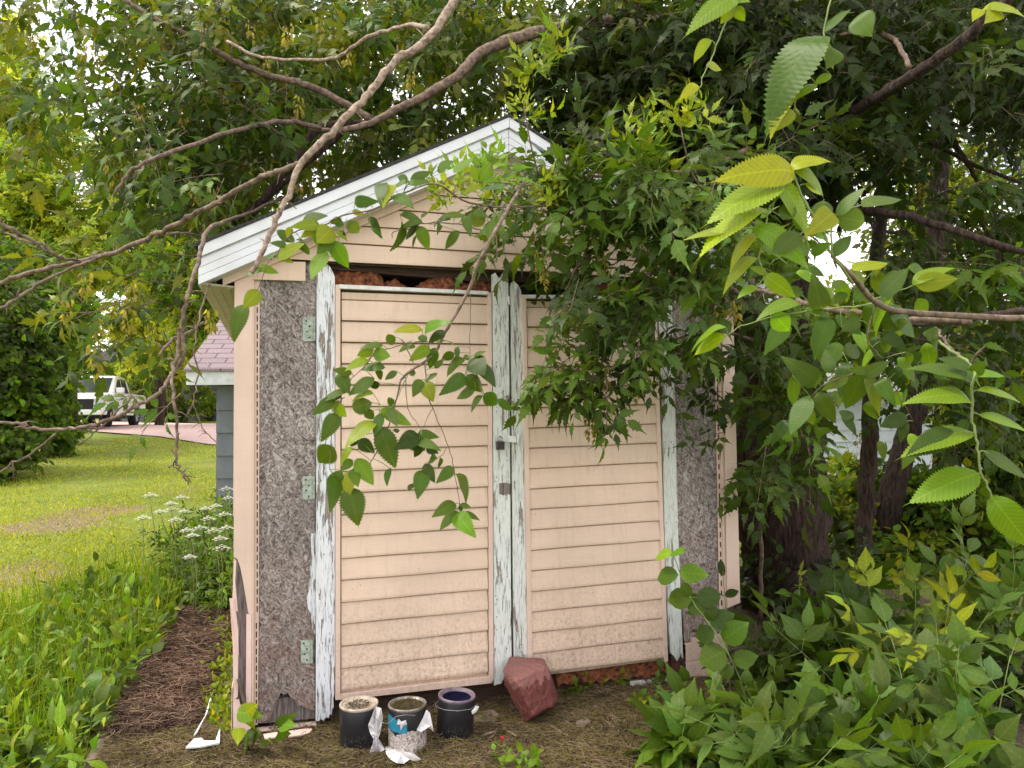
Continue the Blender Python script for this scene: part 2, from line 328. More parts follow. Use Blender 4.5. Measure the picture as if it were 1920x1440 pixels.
def osbmat():
    m, nt, b, L = mat('weathered_board'); cs = []
    for k, (ang, sc_) in enumerate(((.5, (11, 16, 34)), (-.8, (11, 16, 32)), (1.45, (11, 16, 28)))):
        cs.append(ramp(nt, noise(nt, coords(nt, sc_, (k*3.1, 0, k*7), (0, ang, 0)), 1.0, 7, .68, 3.0), [(.34, 0.), (.66, 1.)]))
    sel = noise(nt, coords(nt), 22, 2, .5, 1.6); s1 = ramp(nt, sel, [(.42, 0.), (.47, 1.)]); s2 = ramp(nt, noise(nt, coords(nt, loc=(5, 5, 5)), 26, 2, .5, 1.8), [(.5, 0.), (.56, 1.)])
    f = mix(nt, s2, mix(nt, s1, cs[0], cs[1]), cs[2]); c = ramp(nt, f, [(.08, (.06, .045, .038)), (.44, (.235, .195, .175)), (.88, (.53, .485, .45))])
    sp = nd(nt, 'ShaderNodeSeparateXYZ'); L(coords(nt), sp.inputs[0]); h = nd(nt, 'ShaderNodeMapRange', i={1: .1, 2: 1.0, 3: .75, 4: 0.}); L(sp.outputs[2], h.inputs[0])
    rd = nd(nt, 'ShaderNodeMath', operation='MULTIPLY'); L(h.outputs[0], rd.inputs[0]); L(ramp(nt, noise(nt, coords(nt), 7, 5, .65), [(.35, 0.), (.6, 1.)]), rd.inputs[1])
    c = mix(nt, rd.outputs[0], c, mix(nt, f, (.09, .04, .025), (.34, .19, .14))); pt = ramp(nt, noise(nt, coords(nt, (2.2, 2.2, 1.2), (1.7, 0, 3.3)), 3.2, 4, .6), [(.70, 0.), (.76, .8)]); c = mix(nt, pt, c, (.42, .17, .08))
    big = ramp(nt, noise(nt, coords(nt, (1.6, 1.6, .8)), 2.2, 3, .5), [(.3, .62), (.7, 1.12)]); c = mix(nt, 1., c, big, 'MULTIPLY')
    L(c, b.inputs['Base Color']); b.inputs['Roughness'].default_value = .9; bump(nt, b, f, .9, .004); return m
def simple(name, c1, c2=None, s=20, rough=.7, st=.2, metal=0., scale=(1, 1, 1), det=5, spec=.3, dist=.005):
    m, nt, b, L = mat(name); v = coords(nt, scale); f = noise(nt, v, s, det, .62)
    c = mix(nt, ramp(nt, f, [(.35, 0.), (.65, 1.)]), c1, c2 or tuple(x*.7 for x in c1)); L(c, b.inputs['Base Color']); b.inputs['Roughness'].default_value = rough; b.inputs['Metallic'].default_value = metal; b.inputs['Specular IOR Level'].default_value = spec
    if st: bump(nt, b, f, st, dist)
    return m
M_VIN = vinyl('vinyl_siding', (.75, .57, .43), (.62, .455, .335)); M_VINT = vinyl('vinyl_trim', (.735, .555, .445), (.66, .485, .385), .5)
M_VINB = simple('broken_vinyl', (.74, .55, .48), (.66, .46, .40), 9, .5, .1)
M_PEEL = peel('peeling_white_paint'); M_PEEL2 = peel('peeling_pale_green_paint', (.70, .725, .67), (.2, .16, .13), .63)
M_OSB = osbmat(); M_CAP = simple('chalky_white_metal', (.70, .71, .68), (.52, .52, .47), 22, .5, .1)
M_FASC = simple('white_aluminium', (.64, .655, .68), (.56, .57, .57), 5, .42, .08); M_SOFF = simple('soffit_vinyl', (.50, .47, .33), (.42, .40, .28), 8, .5, .05)
M_HOLE = simple('nail_slot', (.02, .012, .01), None, 5, .9, 0)
M_ROT = simple('rotten_wood', (.30, .10, .04), (.035, .014, .009), 42, .95, 1.0, dist=.01, det=8); M_DW = simple('dark_wood', (.075, .045, .03), (.03, .018, .012), 14, .9, .4, scale=(1, 1, 14))
M_SHING = simple('roof_shingle', (.05, .045, .045), (.02, .02, .02), 60, .9, .5); M_HINGE = simple('painted_hinge', (.40, .47, .40), (.22, .24, .19), 60, .55, .3); M_STEEL = simple('dull_steel', (.5, .51, .5), (.25, .22, .2), 60, .4, .2, .7)
M_GREYW = simple('grey_weathered_wood', (.26, .22, .21), (.09, .07, .065), 6, .9, .7, scale=(25, 25, 2))
M_BARK = simple('bark', (.10, .062, .046), (.014, .009, .007), 9, .92, 1., scale=(5, 5, .9), dist=.06, det=8)
M_TWIG = simple('twig_bark', (.21, .145, .105), (.06, .04, .03), 40, .85, .5); M_PALE = simple('pale_dead_bark', (.36, .27, .21), (.11, .075, .055), 55, .85, .6, scale=(1, 1, 1)); M_GST = simple('green_stem', (.20, .26, .08), (.14, .17, .06), 30, .6, .1)
M_LEAFV = leafmat('elm_leaf', 13, .42, .40); M_LEAFM = leafmat('box_elder_leaf', 6, .36, .45, .026); M_LEAF = leafmat('far_leaf', 0, .5, .6); M_GRASS = leafmat('grass_blade', 0, .35, .55)
# ------------------------------------------------------------------ ground, path, drive
def sheet(name, xs, ys, zf, m, hole=None):
    X, Y = np.meshgrid(xs, ys); Z = zf(X, Y); ny, nx = X.shape; v = np.stack([X, Y, Z], -1).reshape(-1, 3)
    f = [(j*nx+i, j*nx+i+1, (j+1)*nx+i+1, (j+1)*nx+i) for j in range(ny-1) for i in range(nx-1)]
    me = bpy.data.meshes.new(name); me.from_pydata(v.tolist(), [], f); me.polygons.foreach_set('use_smooth', [True]*len(f)); return finish(name, me, m, None, False)
m, nt, b, L = mat('lawn'); v = coords(nt)
c = mix(nt, ramp(nt, noise(nt, v, 1.3, 6, .65), [(.35, 0.), (.65, 1.)]), (.30, .33, .03), (.17, .23, .022)); c = mix(nt, ramp(nt, noise(nt, coords(nt, (1, 1, 1), (3, 3, 3)), .55, 5, .6), [(.60, 0.), (.70, .75)]), c, (.27, .19, .10))
c = mix(nt, ramp(nt, noise(nt, v, 90, 4, .7), [(.4, 0.), (.7, .8)]), c, (.05, .09, .012))
for (qx, qy, rr0) in ((95, 985, .62), (15, 1080, .45), (180, 960, .3)):
    q_ = gpt(qx, qy); vd = nd(nt, 'ShaderNodeVectorMath', operation='DISTANCE'); vd.inputs[1].default_value = tuple(float(t) for t in q_); L(v, vd.inputs[0])
    md = nd(nt, 'ShaderNodeMath', operation='MULTIPLY_ADD', i={1: -1.1}); L(noise(nt, v, 3.5, 7, .7), md.inputs[0]); L(vd.outputs['Value'], md.inputs[2]); c = mix(nt, ramp(nt, md.outputs[0], [(max(0., rr0-.62), .9), (max(.02, rr0-.42), 0.)]), c, (.26, .17, .125))
L(c, b.inputs['Base Color']); b.inputs['Roughness'].default_value = .9; bump(nt, b, noise(nt, v, 60, 4), 1., .04); M_LAWN = m
ysn = np.concatenate([np.linspace(-8, 12, 120), np.linspace(12.5, 60, 90), np.linspace(64, 300, 30)])
struct(sheet('ground', np.concatenate([np.linspace(-160, -14, 20), np.linspace(-13, 10, 110), np.linspace(12, 160, 20)]), ysn, lambda X, Y: gz(X, Y)+.02*np.sin(X*1.7+Y*.6)*np.sin(Y*1.1)*np.clip((Y-5)/5, 0, 1), M_LAWN))
# mossy yard in front of and beside the shed
m, nt, b, L = mat('litter_and_moss'); v = coords(nt)
f1 = ramp(nt, noise(nt, v, 3.2, 8, .68, .6), [(.46, 0.), (.62, .8)]); f2 = ramp(nt, noise(nt, v, 70, 6, .75), [(.35, 0.), (.65, 1.)])
c = mix(nt, f2, (.05, .034, .02), (.24, .165, .10)); c = mix(nt, mix(nt, f1, 0., f2), c, (.125, .125, .022)); c = mix(nt, ramp(nt, noise(nt, coords(nt, (1, 1, 1), (9, 2, 0)), 2.1, 6, .6), [(.62, 0.), (.70, .8)]), c, (.33, .26, .22))
L(c, b.inputs['Base Color']); b.inputs['Roughness'].default_value = .95; bump(nt, b, noise(nt, v, 45, 8, .75), 1., .03); M_MOSS = m
e1 = g0(180, 1410); e2 = g0(335, 1135); ed = (e2-e1)/np.linalg.norm(e2-e1)
def edge_x(y): return e1[0]+(y-e1[1])*ed[0]/ed[1]
def nz2(X, Y): return .012*np.sin(X*9+np.sin(Y*7)*2)*np.sin(Y*8+X*3)+.006*np.sin(X*31+Y*13)*np.sin(Y*37)
ys = np.linspace(.6, 11, 200); V = []; Fs = []; K = 90
for j, y in enumerate(ys):
    x0 = edge_x(y)-0.02; x1 = 3.2
    for i in range(K):
        x = x0+(x1-x0)*i/(K-1); V.append((x, y, (.012+max(0, y-5)*.012+(nz2(x, y) if i else -.05))))
Fs = [(j*K+i, j*K+i+1, (j+1)*K+i+1, (j+1)*K+i) for j in range(len(ys)-1) for i in range(K-1)]
me = bpy.data.meshes.new('yard'); me.from_pydata(V, [], Fs); me.polygons.foreach_set('use_smooth', [True]*len(Fs)); struct(finish('path', me, M_MOSS, None, False))
# slab of old concrete showing along the edge of the path
M_CONC = simple('old_concrete', (.22, .17, .135), (.08, .065, .04), 7, .95, .8, det=9)
mb = MB(); rngs = random.Random(3)
cx = [(y, edge_x(y)) for y in np.linspace(2.2, 10, 40)]; P = [(x+.0+rngs.uniform(-.015, .015), y) for y, x in cx]+[(x+.13+.06*sin(y*3)+rngs.uniform(-.03, .03), y) for y, x in cx[::-1]]
n = len(P); mb.add([(x, y, .022+max(0, y-5)*.012) for x, y in P]+[(x, y, -.08) for x, y in P], [tuple(range(n-1, -1, -1))]+[(i, (i+1) % n, n+(i+1) % n, n+i) for i in range(n)])
struct(mb.build('kerb', M_CONC))
# pink drive
m, nt, b, L = mat('pink_gravel_drive'); v = coords(nt); c = mix(nt, noise(nt, v, 25, 6, .7), (.60, .40, .36), (.50, .345, .32)); c = mix(nt, ramp(nt, noise(nt, coords(nt, (.3, 2, 1)), .8, 4), [(.5, 0.), (.7, .5)]), c, (.36, .25, .24)); L(c, b.inputs['Base Color']); b.inputs['Roughness'].default_value = .9; bump(nt, b, noise(nt, v, 60, 3), .4, .02)
near = [gpt(x, y) for x, y in ((-150, 800), (120, 806), (185, 811), (300, 820), (392, 835), (480, 838), (700, 842))]; far = [gpt(x, y) for x, y in ((-150, 791), (120, 791), (185, 791.5), (280, 793), (410, 797), (480, 799), (700, 803))]
V = []; K = 14
for a, bb in zip(near, far):
    for k in range(K): p = a+(bb-a)*k/(K-1); V.append((p[0], p[1], gz(p[0], p[1])+.035))
Fs = [(i*K+k, (i+1)*K+k, (i+1)*K+k+1, i*K+k+1) for i in range(len(near)-1) for k in range(K-1)]
me = bpy.data.meshes.new('driveway'); me.from_pydata(V, [], Fs); struct(finish('road', me, m, None, False))

# ------------------------------------------------------------------ the shed
shed = thing('garden_shed', 'old beige vinyl sided shed with double doors, rotting corners and white gable trim', 'shed', SO, TH)
def PW(pts, d=0.): return [wl(x, y, d) for x, y in pts]
D_TR = -.035
def slats(mb, TL, TR, BR, BL, n, d0, d1, frac0=0., frac1=1.):
    TL, TR, BR, BL = map(np.array, (TL, TR, BR, BL))
    zs = [0]+[((k+frac0)/n) for k in range(1 if frac0 <= 0 else 0, int(n)+2) if (k+frac0)/n < .9995 and (k+frac0)/n > 0]+[1]
    for a, c in zip(zs[:-1], zs[1:]):
        l0, l1 = TL+(BL-TL)*a, TL+(BL-TL)*c; r0, r1 = TR+(BR-TR)*a, TR+(BR-TR)*c; K = 8
        full = min(1, (c-a)*n); do = d0+(d1-d0)*full
        V = []
        for k in range(K+1):
            t = k/K; w = .0015*math.sin(t*7+a*40)
            p0 = l0+(r0-l0)*t; p1 = l1+(r1-l1)*t; h = p1-p0
            V += [(p0[0], d0+.004, p0[1]), (p0[0]+h[0]*.07, d0-.012, p0[1]+h[1]*.07), (p0[0]+h[0]*.9, do+w, p0[1]+h[1]*.9), (p1[0], do+w+.001, p1[1]+w*.6), (p1[0], d0+.005, p1[1]+.002)]
        mb.add(V, [(5*k+j, 5*k+j+1, 5*k+6+j, 5*k+5+j) for k in range(K) for j in range(4)])
    return mb
# enclosed volume behind the front wall
mb = MB(); Wd, Dp = 2.69, 2.6
mb.box(.02, .06, .06, Dp, 0, 2.18); mb.build('side_wall', M_VIN, shed)
mb = MB(); mb.box(Wd-.06, Wd-.02, .06, Dp, 0, 2.16); mb.build('side_wall', M_VIN, shed)
mb = MB(); mb.prism([(.07, 0), (Wd-.07, 0), (Wd-.07, 2.2), (1.32, 2.84), (.07, 2.2)], Dp-.05, Dp); mb.build('back_wall', M_VIN, shed)
mb = MB(); mb.box(.08, Wd-.08, .1, Dp-.06, -.01, .035); mb.build('floor_deck', M_DW, shed)
# board panels
OL = [(486, 470), (594, 478), (590, 1332), (577, 1330), (566, 1322), (558, 1324), (553, 1312), (546, 1309), (540, 1300), (531, 1303), (527, 1298), (521, 1310), (513, 1322), (510, 1340), (503, 1352), (484, 1356), (483, 1200)]
mb = MB(); P = PW(OL); mb.prism(P, 0, .014); mb.build('board_panel', M_OSB, shed)
mb = MB(); mb.prism(PW([(484, 1318), (592, 1306), (592, 1352), (484, 1362)]), .03, .07); mb.build('sill_beam', M_GREYW, shed)
mb = MB(); mb.prism(PW([(583, 1000), (592, 1000), (592, 1190), (586, 1186), (583, 1150), (577, 1140), (575, 1120), (580, 1105), (582, 1080), (581, 1050), (584, 1040)], -.002), -.002, .001); mb.build('paint_remnant', M_PEEL, shed)
OR = [(1230, 530), (1347, 536), (1352, 1000), (1357, 1205), (1285, 1222), (1260, 900)]
mb = MB(); mb.prism(PW(OR), 0, .014); mb.build('board_panel', M_OSB, shed)
# bits of siding left at the foot on the right
sl_ = MB(); a = PW([(1284, 1207), (1356, 1192), (1356, 1262), (1285, 1276)], -.012)
slats(sl_, a[0], a[1], a[2], a[3], 2, -.008, -.02); sl_.prism(PW([(1296, 1196), (1362, 1186), (1364, 1198), (1297, 1208)], -.022), -.022, -.019); sl_.build('siding_remnant', M_VINT, shed)
# left corner trim, split and folded at the foot
mb = MB(); d = -.03
mb.prism(PW([(441, 478), (474, 478), (472, 1152), (466, 1151), (462, 1128), (455, 1085), (450, 1062), (445, 1048), (438, 1044)], d), d, d+.003)
mb.prism(PW([(476, 478), (487, 478), (485, 1146), (483, 1362), (476, 1364)], d), -.008, -.004); mb.prism(PW([(473.2, 478), (476.5, 478), (475.5, 1364), (471.5, 1364)], d), d+.002, -.004)
mb.box(-.0045, -.002, d, .5, 1.02, 2.14)
TRL = mb
mb = MB(); mb.prism(PW([(462, 1152), (471.5, 1152), (471, 1334), (469, 1340), (463, 1330), (461, 1300)], d), d-.001, d+.004)
mb.hexa(*[[(u, dd, z) for u, z in PW([(430, 1121), (438, 1121), (446.5, 1180), (448, 1230)], d)] for dd in (d-.012, d-.008)]); mb.prism(PW([(431, 1130), (440, 1126), (447, 1180), (446, 1306), (438, 1312), (436.5, 1210)], d), d-.004, d)
mb.prism(PW([(438.5, 1046), (443, 1052), (441, 1090), (446, 1146), (441, 1146), (436, 1120)], d), d-.003, d)
mb.prism(PW([(437, 1300), (441, 1306), (444, 1312), (448, 1310), (451, 1322), (456, 1320), (459, 1312), (464, 1328), (470, 1336), (471, 1388), (437, 1390)], d), d-.002, d+.002)
mb.box(-.006, -.003, d, .42, 0.0, .24); mb.build('torn_corner_trim', M_VINB, shed)
mb = MB(); mb.prism(PW([(439, 1040), (476, 1040), (475, 1350), (439, 1350)], 0), .004, .05); mb.build('corner_post', M_GREYW, shed)
mb = MB(); v0 = PW([(444, 1272), (449, 1272), (455, 1292), (465, 1330), (459, 1332)], d-.006); mb.prism(v0, d-.02, d-.012); mb.build('torn_strip', simple('brown_strip', (.14, .11, .08), None, 30), shed)
mb = TRL
y = 560
while y < 1352:
    if abs(y-1150) > 8: a = PW([(481.0+(-1.2 if y > 1150 else .4), y), (483+(-1.2 if y > 1150 else .4), y), (483+(-1.2 if y > 1150 else .4), y+11), (481+(-1.2 if y > 1150 else .4), y+11)], -.008); mb.prism(a, -.0095, -.0078, 1)
    y += 16
mb.build('corner_trim', [M_VINT, M_HOLE], shed)
# right corner trim
mb = MB()
mb.prism(PW([(1352, 520), (1373, 520), (1376, 628), (1381, 840), (1388, 1130), (1364, 1140), (1358, 800)], d), d, d+.003); mb.prism(PW([(1338, 520), (1346, 520), (1350, 800), (1358, 1190), (1350, 1192), (1343, 800)], -.008), -.008, -.004); mb.prism(PW([(1346, 520), (1352.5, 520), (1358, 800), (1364, 1138), (1358, 1140), (1350, 800)], -.018), -.018, -.004)
for k in range(34):
    t = k/34; y = 560+t*620; x = 1341.5+t*12.5; mb.prism(PW([(x-1, y), (x+1, y), (x+1.2, y+10), (x-.8, y+10)], -.008), -.0095, -.0078, 1)
mb.build('corner_trim', [M_VINT, M_HOLE], shed)
# header, black gap, rotted edge above the doors
mb = MB(); mb.prism(PW([(560, 470), (1345, 500), (1345, 533), (900, 528), (560, 500)], .03), .03, .09); mb.build('header_beam', M_DW, shed)
rr = random.Random(5); top = []
for x in np.linspace(620, 925, 90):
    if x < 710: h = 500+4*sin((x-620)/20)
    elif x < 725: h = 505+(x-710)*1.6
    elif x < 745: h = 524-(x-725)*.2
    elif x < 775: h = 520+ (x-745)*.75
    elif x < 800: h = 540-(x-775)*.7
    elif x < 838: h = 524-(x-800)*.42
    elif x < 880: h = 508+(x-838)*.55
    elif x < 900: h = 530-(x-880)*.5
    else: h = 519+(x-900)*.35
    top.append((x, h+rr.uniform(-2.5, 2.5)))
bm_ = MB(); K = len(top); Q = PW(top, 0.); base_ = [wl(x, 556, 0.) for x, _ in top]; V = []
for (u, z), (ub, zb) in zip(Q, base_):
    for j in range(7):
        t = j/6; V.append((u, -.002+.05*(1-math.sin(t*pi/2))+rr.uniform(-.009, .009), z+(zb-z)*t))
bm_.add(V, [(7*k+j, 7*k+j+1, 7*k+8+j, 7*k+7+j) for k in range(K-1) for j in range(6)]); bm_.build('rotted_board_edge', M_ROT, shed, smooth=True)
mb = MB(); mb.prism(PW([(1100, 532), (1240, 534), (1240, 560), (1090, 560)], .02), .02, .04); mb.build('rotted_board_edge', simple('rot_red', (.16, .04, .025), None, 40, .9, .8), shed)
# sill rot below the doors
mb = MB(); mb.prism(PW([(592, 1300), (940, 1268), (1300, 1232), (1300, 1275), (930, 1312), (592, 1350)], .03), .03, .08); mb.build('sill_beam', M_DW, shed)
mb = MB(); rrr = random.Random(9); P = [(1040+6*k, 1258-k*.62*1.0+rrr.uniform(-3, 3)) for k in range(42)]; P2 = [(1292-6*k, 1262+k*.55+rrr.uniform(-4, 4)) for k in range(42)]
mb.prism(PW(P+P2, .01), .008, .03); mb.build('rotted_sill_edge', M_ROT, shed)
mb = MB(); mb.prism(PW([(1259, 1225), (1282, 1225), (1290, 1250), (1284, 1276), (1270, 1270), (1258, 1250)], -.01), -.012, .01); mb.build('rotted_board_edge', simple('rot_post', (.12, .045, .03), (.03, .015, .01), 40, .9, .9), shed)
# gable siding
apx = wl(951, 226, -.12); SL = .512
def roofz(u): return apx[1]-abs(u-apx[0])*SL
EL, ER = apx[0]-1.455, apx[0]+1.60
FH = .168
gb = wl(573, 487, -.03)[1]; mb = MB(); zb = gb; k = 0; n_ = 0
zc = [gb+.092*i for i in range(9)]
for z0 in zc:
    z1 = z0+.092
    def lim(z, s): return apx[0]+s*max(0.0, (apx[1]-FH+.03-z)/SL)
    uL0 = max(lim(z0, -1), .0 if z0 > gb+.01 else wl(500, 487, -.03)[0]); uR0 = min(lim(z0, 1), 2.68); uL1 = max(lim(z1, -1), .0); uR1 = min(lim(z1, 1), 2.68)
    if uR0-uL0 < .04: break
    if z0 == zc[0]: uL1 = max(uL1, uL0)
    K = 14; V = []
    for i in range(K+1):
        t = i/K; w = .0018*math.sin(t*9+z0*30); a = (uL0+(uR0-uL0)*t); c = (uL1+(uR1-uL1)*t)
        V += [(c, -.014, z1), (a+(c-a)*.93, -.027+w, z1-.007), (a+(c-a)*.1, -.034+w, z0+.009), (a, -.033+w, z0+w), (a, -.014, z0+.002)]
    mb.add(V, [(5*i+j, 5*i+j+1, 5*i+6+j, 5*i+5+j) for i in range(K) for j in range(4)])
mb.build('gable_siding', M_VIN, shed)
mb = MB(); mb.prism([(.06, gb-.01), (Wd-.06, gb-.01), (apx[0]+.9, apx[1]-.5), (apx[0], apx[1]-.05), (apx[0]-.9, apx[1]-.5)], -.012, -.006); mb.build('gable_board', M_DW, shed)
mb = MB(); mb.prism(PW([(474, 489), (573, 491), (573, 527), (474, 524)], -.03), -.032, -.022); mb.build('siding_remnant', M_VIN, shed, bevel=.002)
# scribbled mark on the lowest course
mk = MB(); sc_ = [(612, 478.5), (614, 477), (612, 480.5), (614, 482), (616, 480.5), (615, 479.5), (618, 482), (619.5, 479.8), (620, 482), (622, 480), (623, 482)]
mk.tube([(u, -.0375, z) for u, z in PW(sc_, -.037)], .0011, 5); mk.build('pencil_mark', M_HOLE, shed)
# rake trim
def band(mb, s, o0, o1, d0, d1, uend, gap=.0):
    u0 = apx[0]+s*gap; z = lambda u, o: roofz(u)-o
    a = [(u0, z(u0, o0)), (uend, z(uend, o0)), (uend, z(uend, o1)), (u0, z(u0, o1))]
    mb.prism(a if s > 0 else a[::-1], d0, d1)
for s, ue in ((-1, EL), (1, ER)):
    mb = MB(); band(mb, s, FH-.002, FH+.035, -.052, -.03, apx[0]+s*1.36 if s < 0 else apx[0]+1.4); mb.build('gable_trim', M_VINT, shed)
for s, ue in ((-1, EL), (1, ER)):
    mb = MB(); band(mb, s, -.004, .048, -.158, -.05, ue, .001); band(mb, s, .048, .056, -.138, -.05, ue, .001); band(mb, s, .056, .092, -.145, -.05, ue, .001); band(mb, s, .092, .096, -.1425, -.05, ue, .001)
    band(mb, s, .096, .130, -.1455, -.05, ue, .001); band(mb, s, .130, .133, -.143, -.05, ue, .001); band(mb, s, .133, FH, -.146, -.05, ue, .001); mb.build('rake_fascia', M_FASC, shed, bevel=.0015)
rs = []
for s, ue in ((-1, EL), (1, ER)):
    mb = MB(); band(mb, s, -.019, -.005, -.165, Dp+.1, ue+s*.015, .0); mb.build('roof_slope', M_SHING, shed)
mb = MB(); zs_ = roofz(EL)-FH; mb.hexa([(EL+.004, -.14, zs_+.004), (EL+.004, Dp, zs_+.004), (0.0, Dp, zs_+.012), (0.0, -.012, zs_+.012)], [(EL+.004, -.14, zs_+.012), (EL+.004, Dp, zs_+.012), (0.0, Dp, zs_+.02), (0.0, -.012, zs_+.02)])
for k in range(1, 4): x = EL+k*.04; mb.box(x, x+.004, -.05, Dp, zs_-.001, zs_+.003)
mb.build('soffit', M_SOFF, shed)
mb = MB(); mb.box(EL, EL+.006, -.13, Dp, zs_, roofz(EL)); mb.build('eave_fascia', M_FASC, shed)
# doors
def door(sp, board, bm, bd, dmat, ncr, trimw, extra=None):
    D = thing('door', '', ''); D.parent = shed; del D['label']; del D['category']; return D
def raw_part(name):
    o = bpy.data.objects.new(name, None); C.objects.link(o); o.parent = shed; return o
dsid = -.033
# an own mesh stands for each door leaf (the plywood behind the siding); the rest hangs under it
def leaf(frame, name='door'):
    mb = MB(); mb.prism(PW(frame, -.006), -.006, .03); return mb.build(name, M_DW, shed)
dl = leaf([(628, 536), (921, 550), (923, 1272), (632, 1306)]); dl['label'] = 'left door leaf with torn weathered boards at both edges'
TL, TR, BR, BL = PW([(641, 546), (915, 556), (915, 1270), (640, 1305)], dsid)
mb = MB(); slats(mb, TL, TR, BR, BL, 18.6, -.008, dsid, .35); mb.build('door_siding', M_VIN, dl)
mb = MB(); mb.prism(PW([(629, 533), (638.5, 534), (638.5, 1312), (632, 1313), (629, 1313)], -.036), -.036, -.006); mb.prism(PW([(915, 548), (922, 549), (926, 1274), (922, 1281), (917, 1277)], -.036), -.036, -.006)
a = PW([(638.5, 1302), (917, 1268), (922, 1281), (638.5, 1313)], -.036); mb.prism(a, -.038, -.006); mb.build('door_trim', M_VINT, dl, bevel=.002)
mb = MB(); mb.prism(PW([(636, 533), (916, 546), (916, 552.5), (636, 541)], -.04), -.041, -.004); mb.build('top_cap', M_CAP, dl, bevel=.002)
JB = [(592, 1352), (594, 500), (597, 497), (604, 499), (611, 494), (616, 497), (621, 503), (625, 512), (628, 520), (628, 1300), (625, 1310), (626, 1326), (623, 1330), (622, 1342), (619, 1338), (616, 1347), (612, 1345), (607, 1352), (601, 1348), (598, 1353)]
mb = MB(); mb.prism(PW(JB, -.026), -.026, -.004); mb.build('edge_board', M_PEEL, dl, bevel=.0015)
JM = [(923.5, 514), (929, 511), (932, 517), (936, 521), (941, 519), (944, 512), (949, 514), (953, 511), (953, 530), (955.5, 720), (957.5, 1000), (959.5, 1240), (950, 1262), (940, 1282), (931, 1284), (927, 1286), (925.5, 1000)]
mb = MB(); mb.prism(PW(JM, -.034), -.034, -.006); mb.build('edge_board', M_PEEL2, dl, bevel=.0015)
mb = MB(); mb.prism(PW([(936, 906), (948, 905), (957, 907), (957, 928), (950, 925), (944, 929), (936, 926)], -.035), -.0355, -.034); mb.build('bare_patch', M_GREYW, dl)
dr_ = leaf([(985, 556), (1236, 556), (1254, 1236), (990, 1266)]); dr_['label'] = 'right door leaf mostly hidden under leaves at its top'
TL, TR, BR, BL = PW([(989, 563), (1226, 566), (1246, 1240), (995, 1272)], dsid)
mb = MB(); slats(mb, TL, TR, BR, BL, 18.5, -.008, dsid, .3); mb.build('door_siding', M_VIN, dr_)
mb = MB(); mb.prism(PW([(979, 552), (987, 553), (999, 1250), (997, 1272), (991, 1272)], -.036), -.036, -.006); mb.prism(PW([(1224, 560), (1231, 560), (1253, 1240), (1246, 1243)], -.036), -.036, -.006); mb.build('door_trim', M_VINT, dr_, bevel=.002)
mb = MB(); mb.prism(PW([(985, 552.5), (1224, 554), (1224, 561), (985, 559.5)], -.04), -.041, -.004); mb.build('top_cap', M_CAP, dr_, bevel=.002)
JR = [(956.5, 538), (959, 531), (963, 526), (968, 531), (972, 534), (977, 545), (980, 600), (985, 800), (987, 1000), (990, 1235), (989, 1262), (963.5, 1262), (960, 900), (957.8, 600)]
mb = MB(); mb.prism(PW(JR, -.022), -.022, -.004); mb.build('edge_board', M_PEEL2, dr_, bevel=.0015)
JX = [(1234, 560), (1260, 562), (1266, 760), (1272, 1000), (1281, 1235), (1276, 1228), (1270, 1240), (1264, 1230), (1258, 1226), (1252, 1150), (1246, 1000), (1241, 760)]
mb = MB(); mb.prism(PW(JX, -.024), -.024, -.004); mb.build('edge_board', M_PEEL2, dr_, bevel=.0015)
# hinges
for (x0, x1, y0, y1), own in (((568, 592, 595, 640), dl), ((567, 591, 893, 937), dl), ((564, 587, 1200, 1244), dl)):
    mb = MB(); mb.prism(PW([(x0+2, y0), (x1-4, y0), (x1-4, y1), (x0+2, y1), (x0, y1-3), (x0, y0+3)], -.004), -.005, 0.)
    u, z = wl(x1-2, y0, -.01); u2, z2 = wl(x1-2, y1, -.01)
    for k in range(5): za = z+(z2-z)*k/5; zb_ = z+(z2-z)*(k+.9)/5; mb.tube([(u, -.010, za), (u, -.010, zb_)], .006, 8)
    h = mb.build('hinge', M_HINGE, own, bevel=.001)
    for i, (a, c) in enumerate(((.25, .15), (.5, .38), (.3, .6), (.5, .85))): u, z = wl(x0+(x1-x0)*a, y0+(y1-y0)*c, -.006); mb = MB(); mb.tube([(u, -.0065, z), (u, -.004, z)], .0042, 8); mb.build('screw', M_HOLE, h)
# nail heads on the boards
class NB:
    def tube(s, p, r, n): q = MB(); q.tube(p, r, n); q.build('nail', M_HOLE, dl if p[0][0] < 1.27 else dr_)
mb = NB(); rn = random.Random(11)
for k in range(26):
    y = rn.uniform(560, 1230); u, z = wl(rn.choice([931, 951])+rn.uniform(-2, 2), y, -.035); mb.tube([(u, -.0352, z), (u, -.033, z)], .0028, 6)
for k in range(8): y = 520+k*100+rn.uniform(-20, 20); u, z = wl(605+rn.uniform(-6, 8), y, -.027); mb.tube([(u, -.0272, z), (u, -.025, z)], .0028, 6)
for x, y in ((1247, 829), (1259, 829), (1254, 841), (1246, 849), (1262, 849), (1250, 980), (1268, 979)): u, z = wl(x, y, -.025); mb.tube([(u, -.0252, z), (u, -.023, z)], .003, 6)
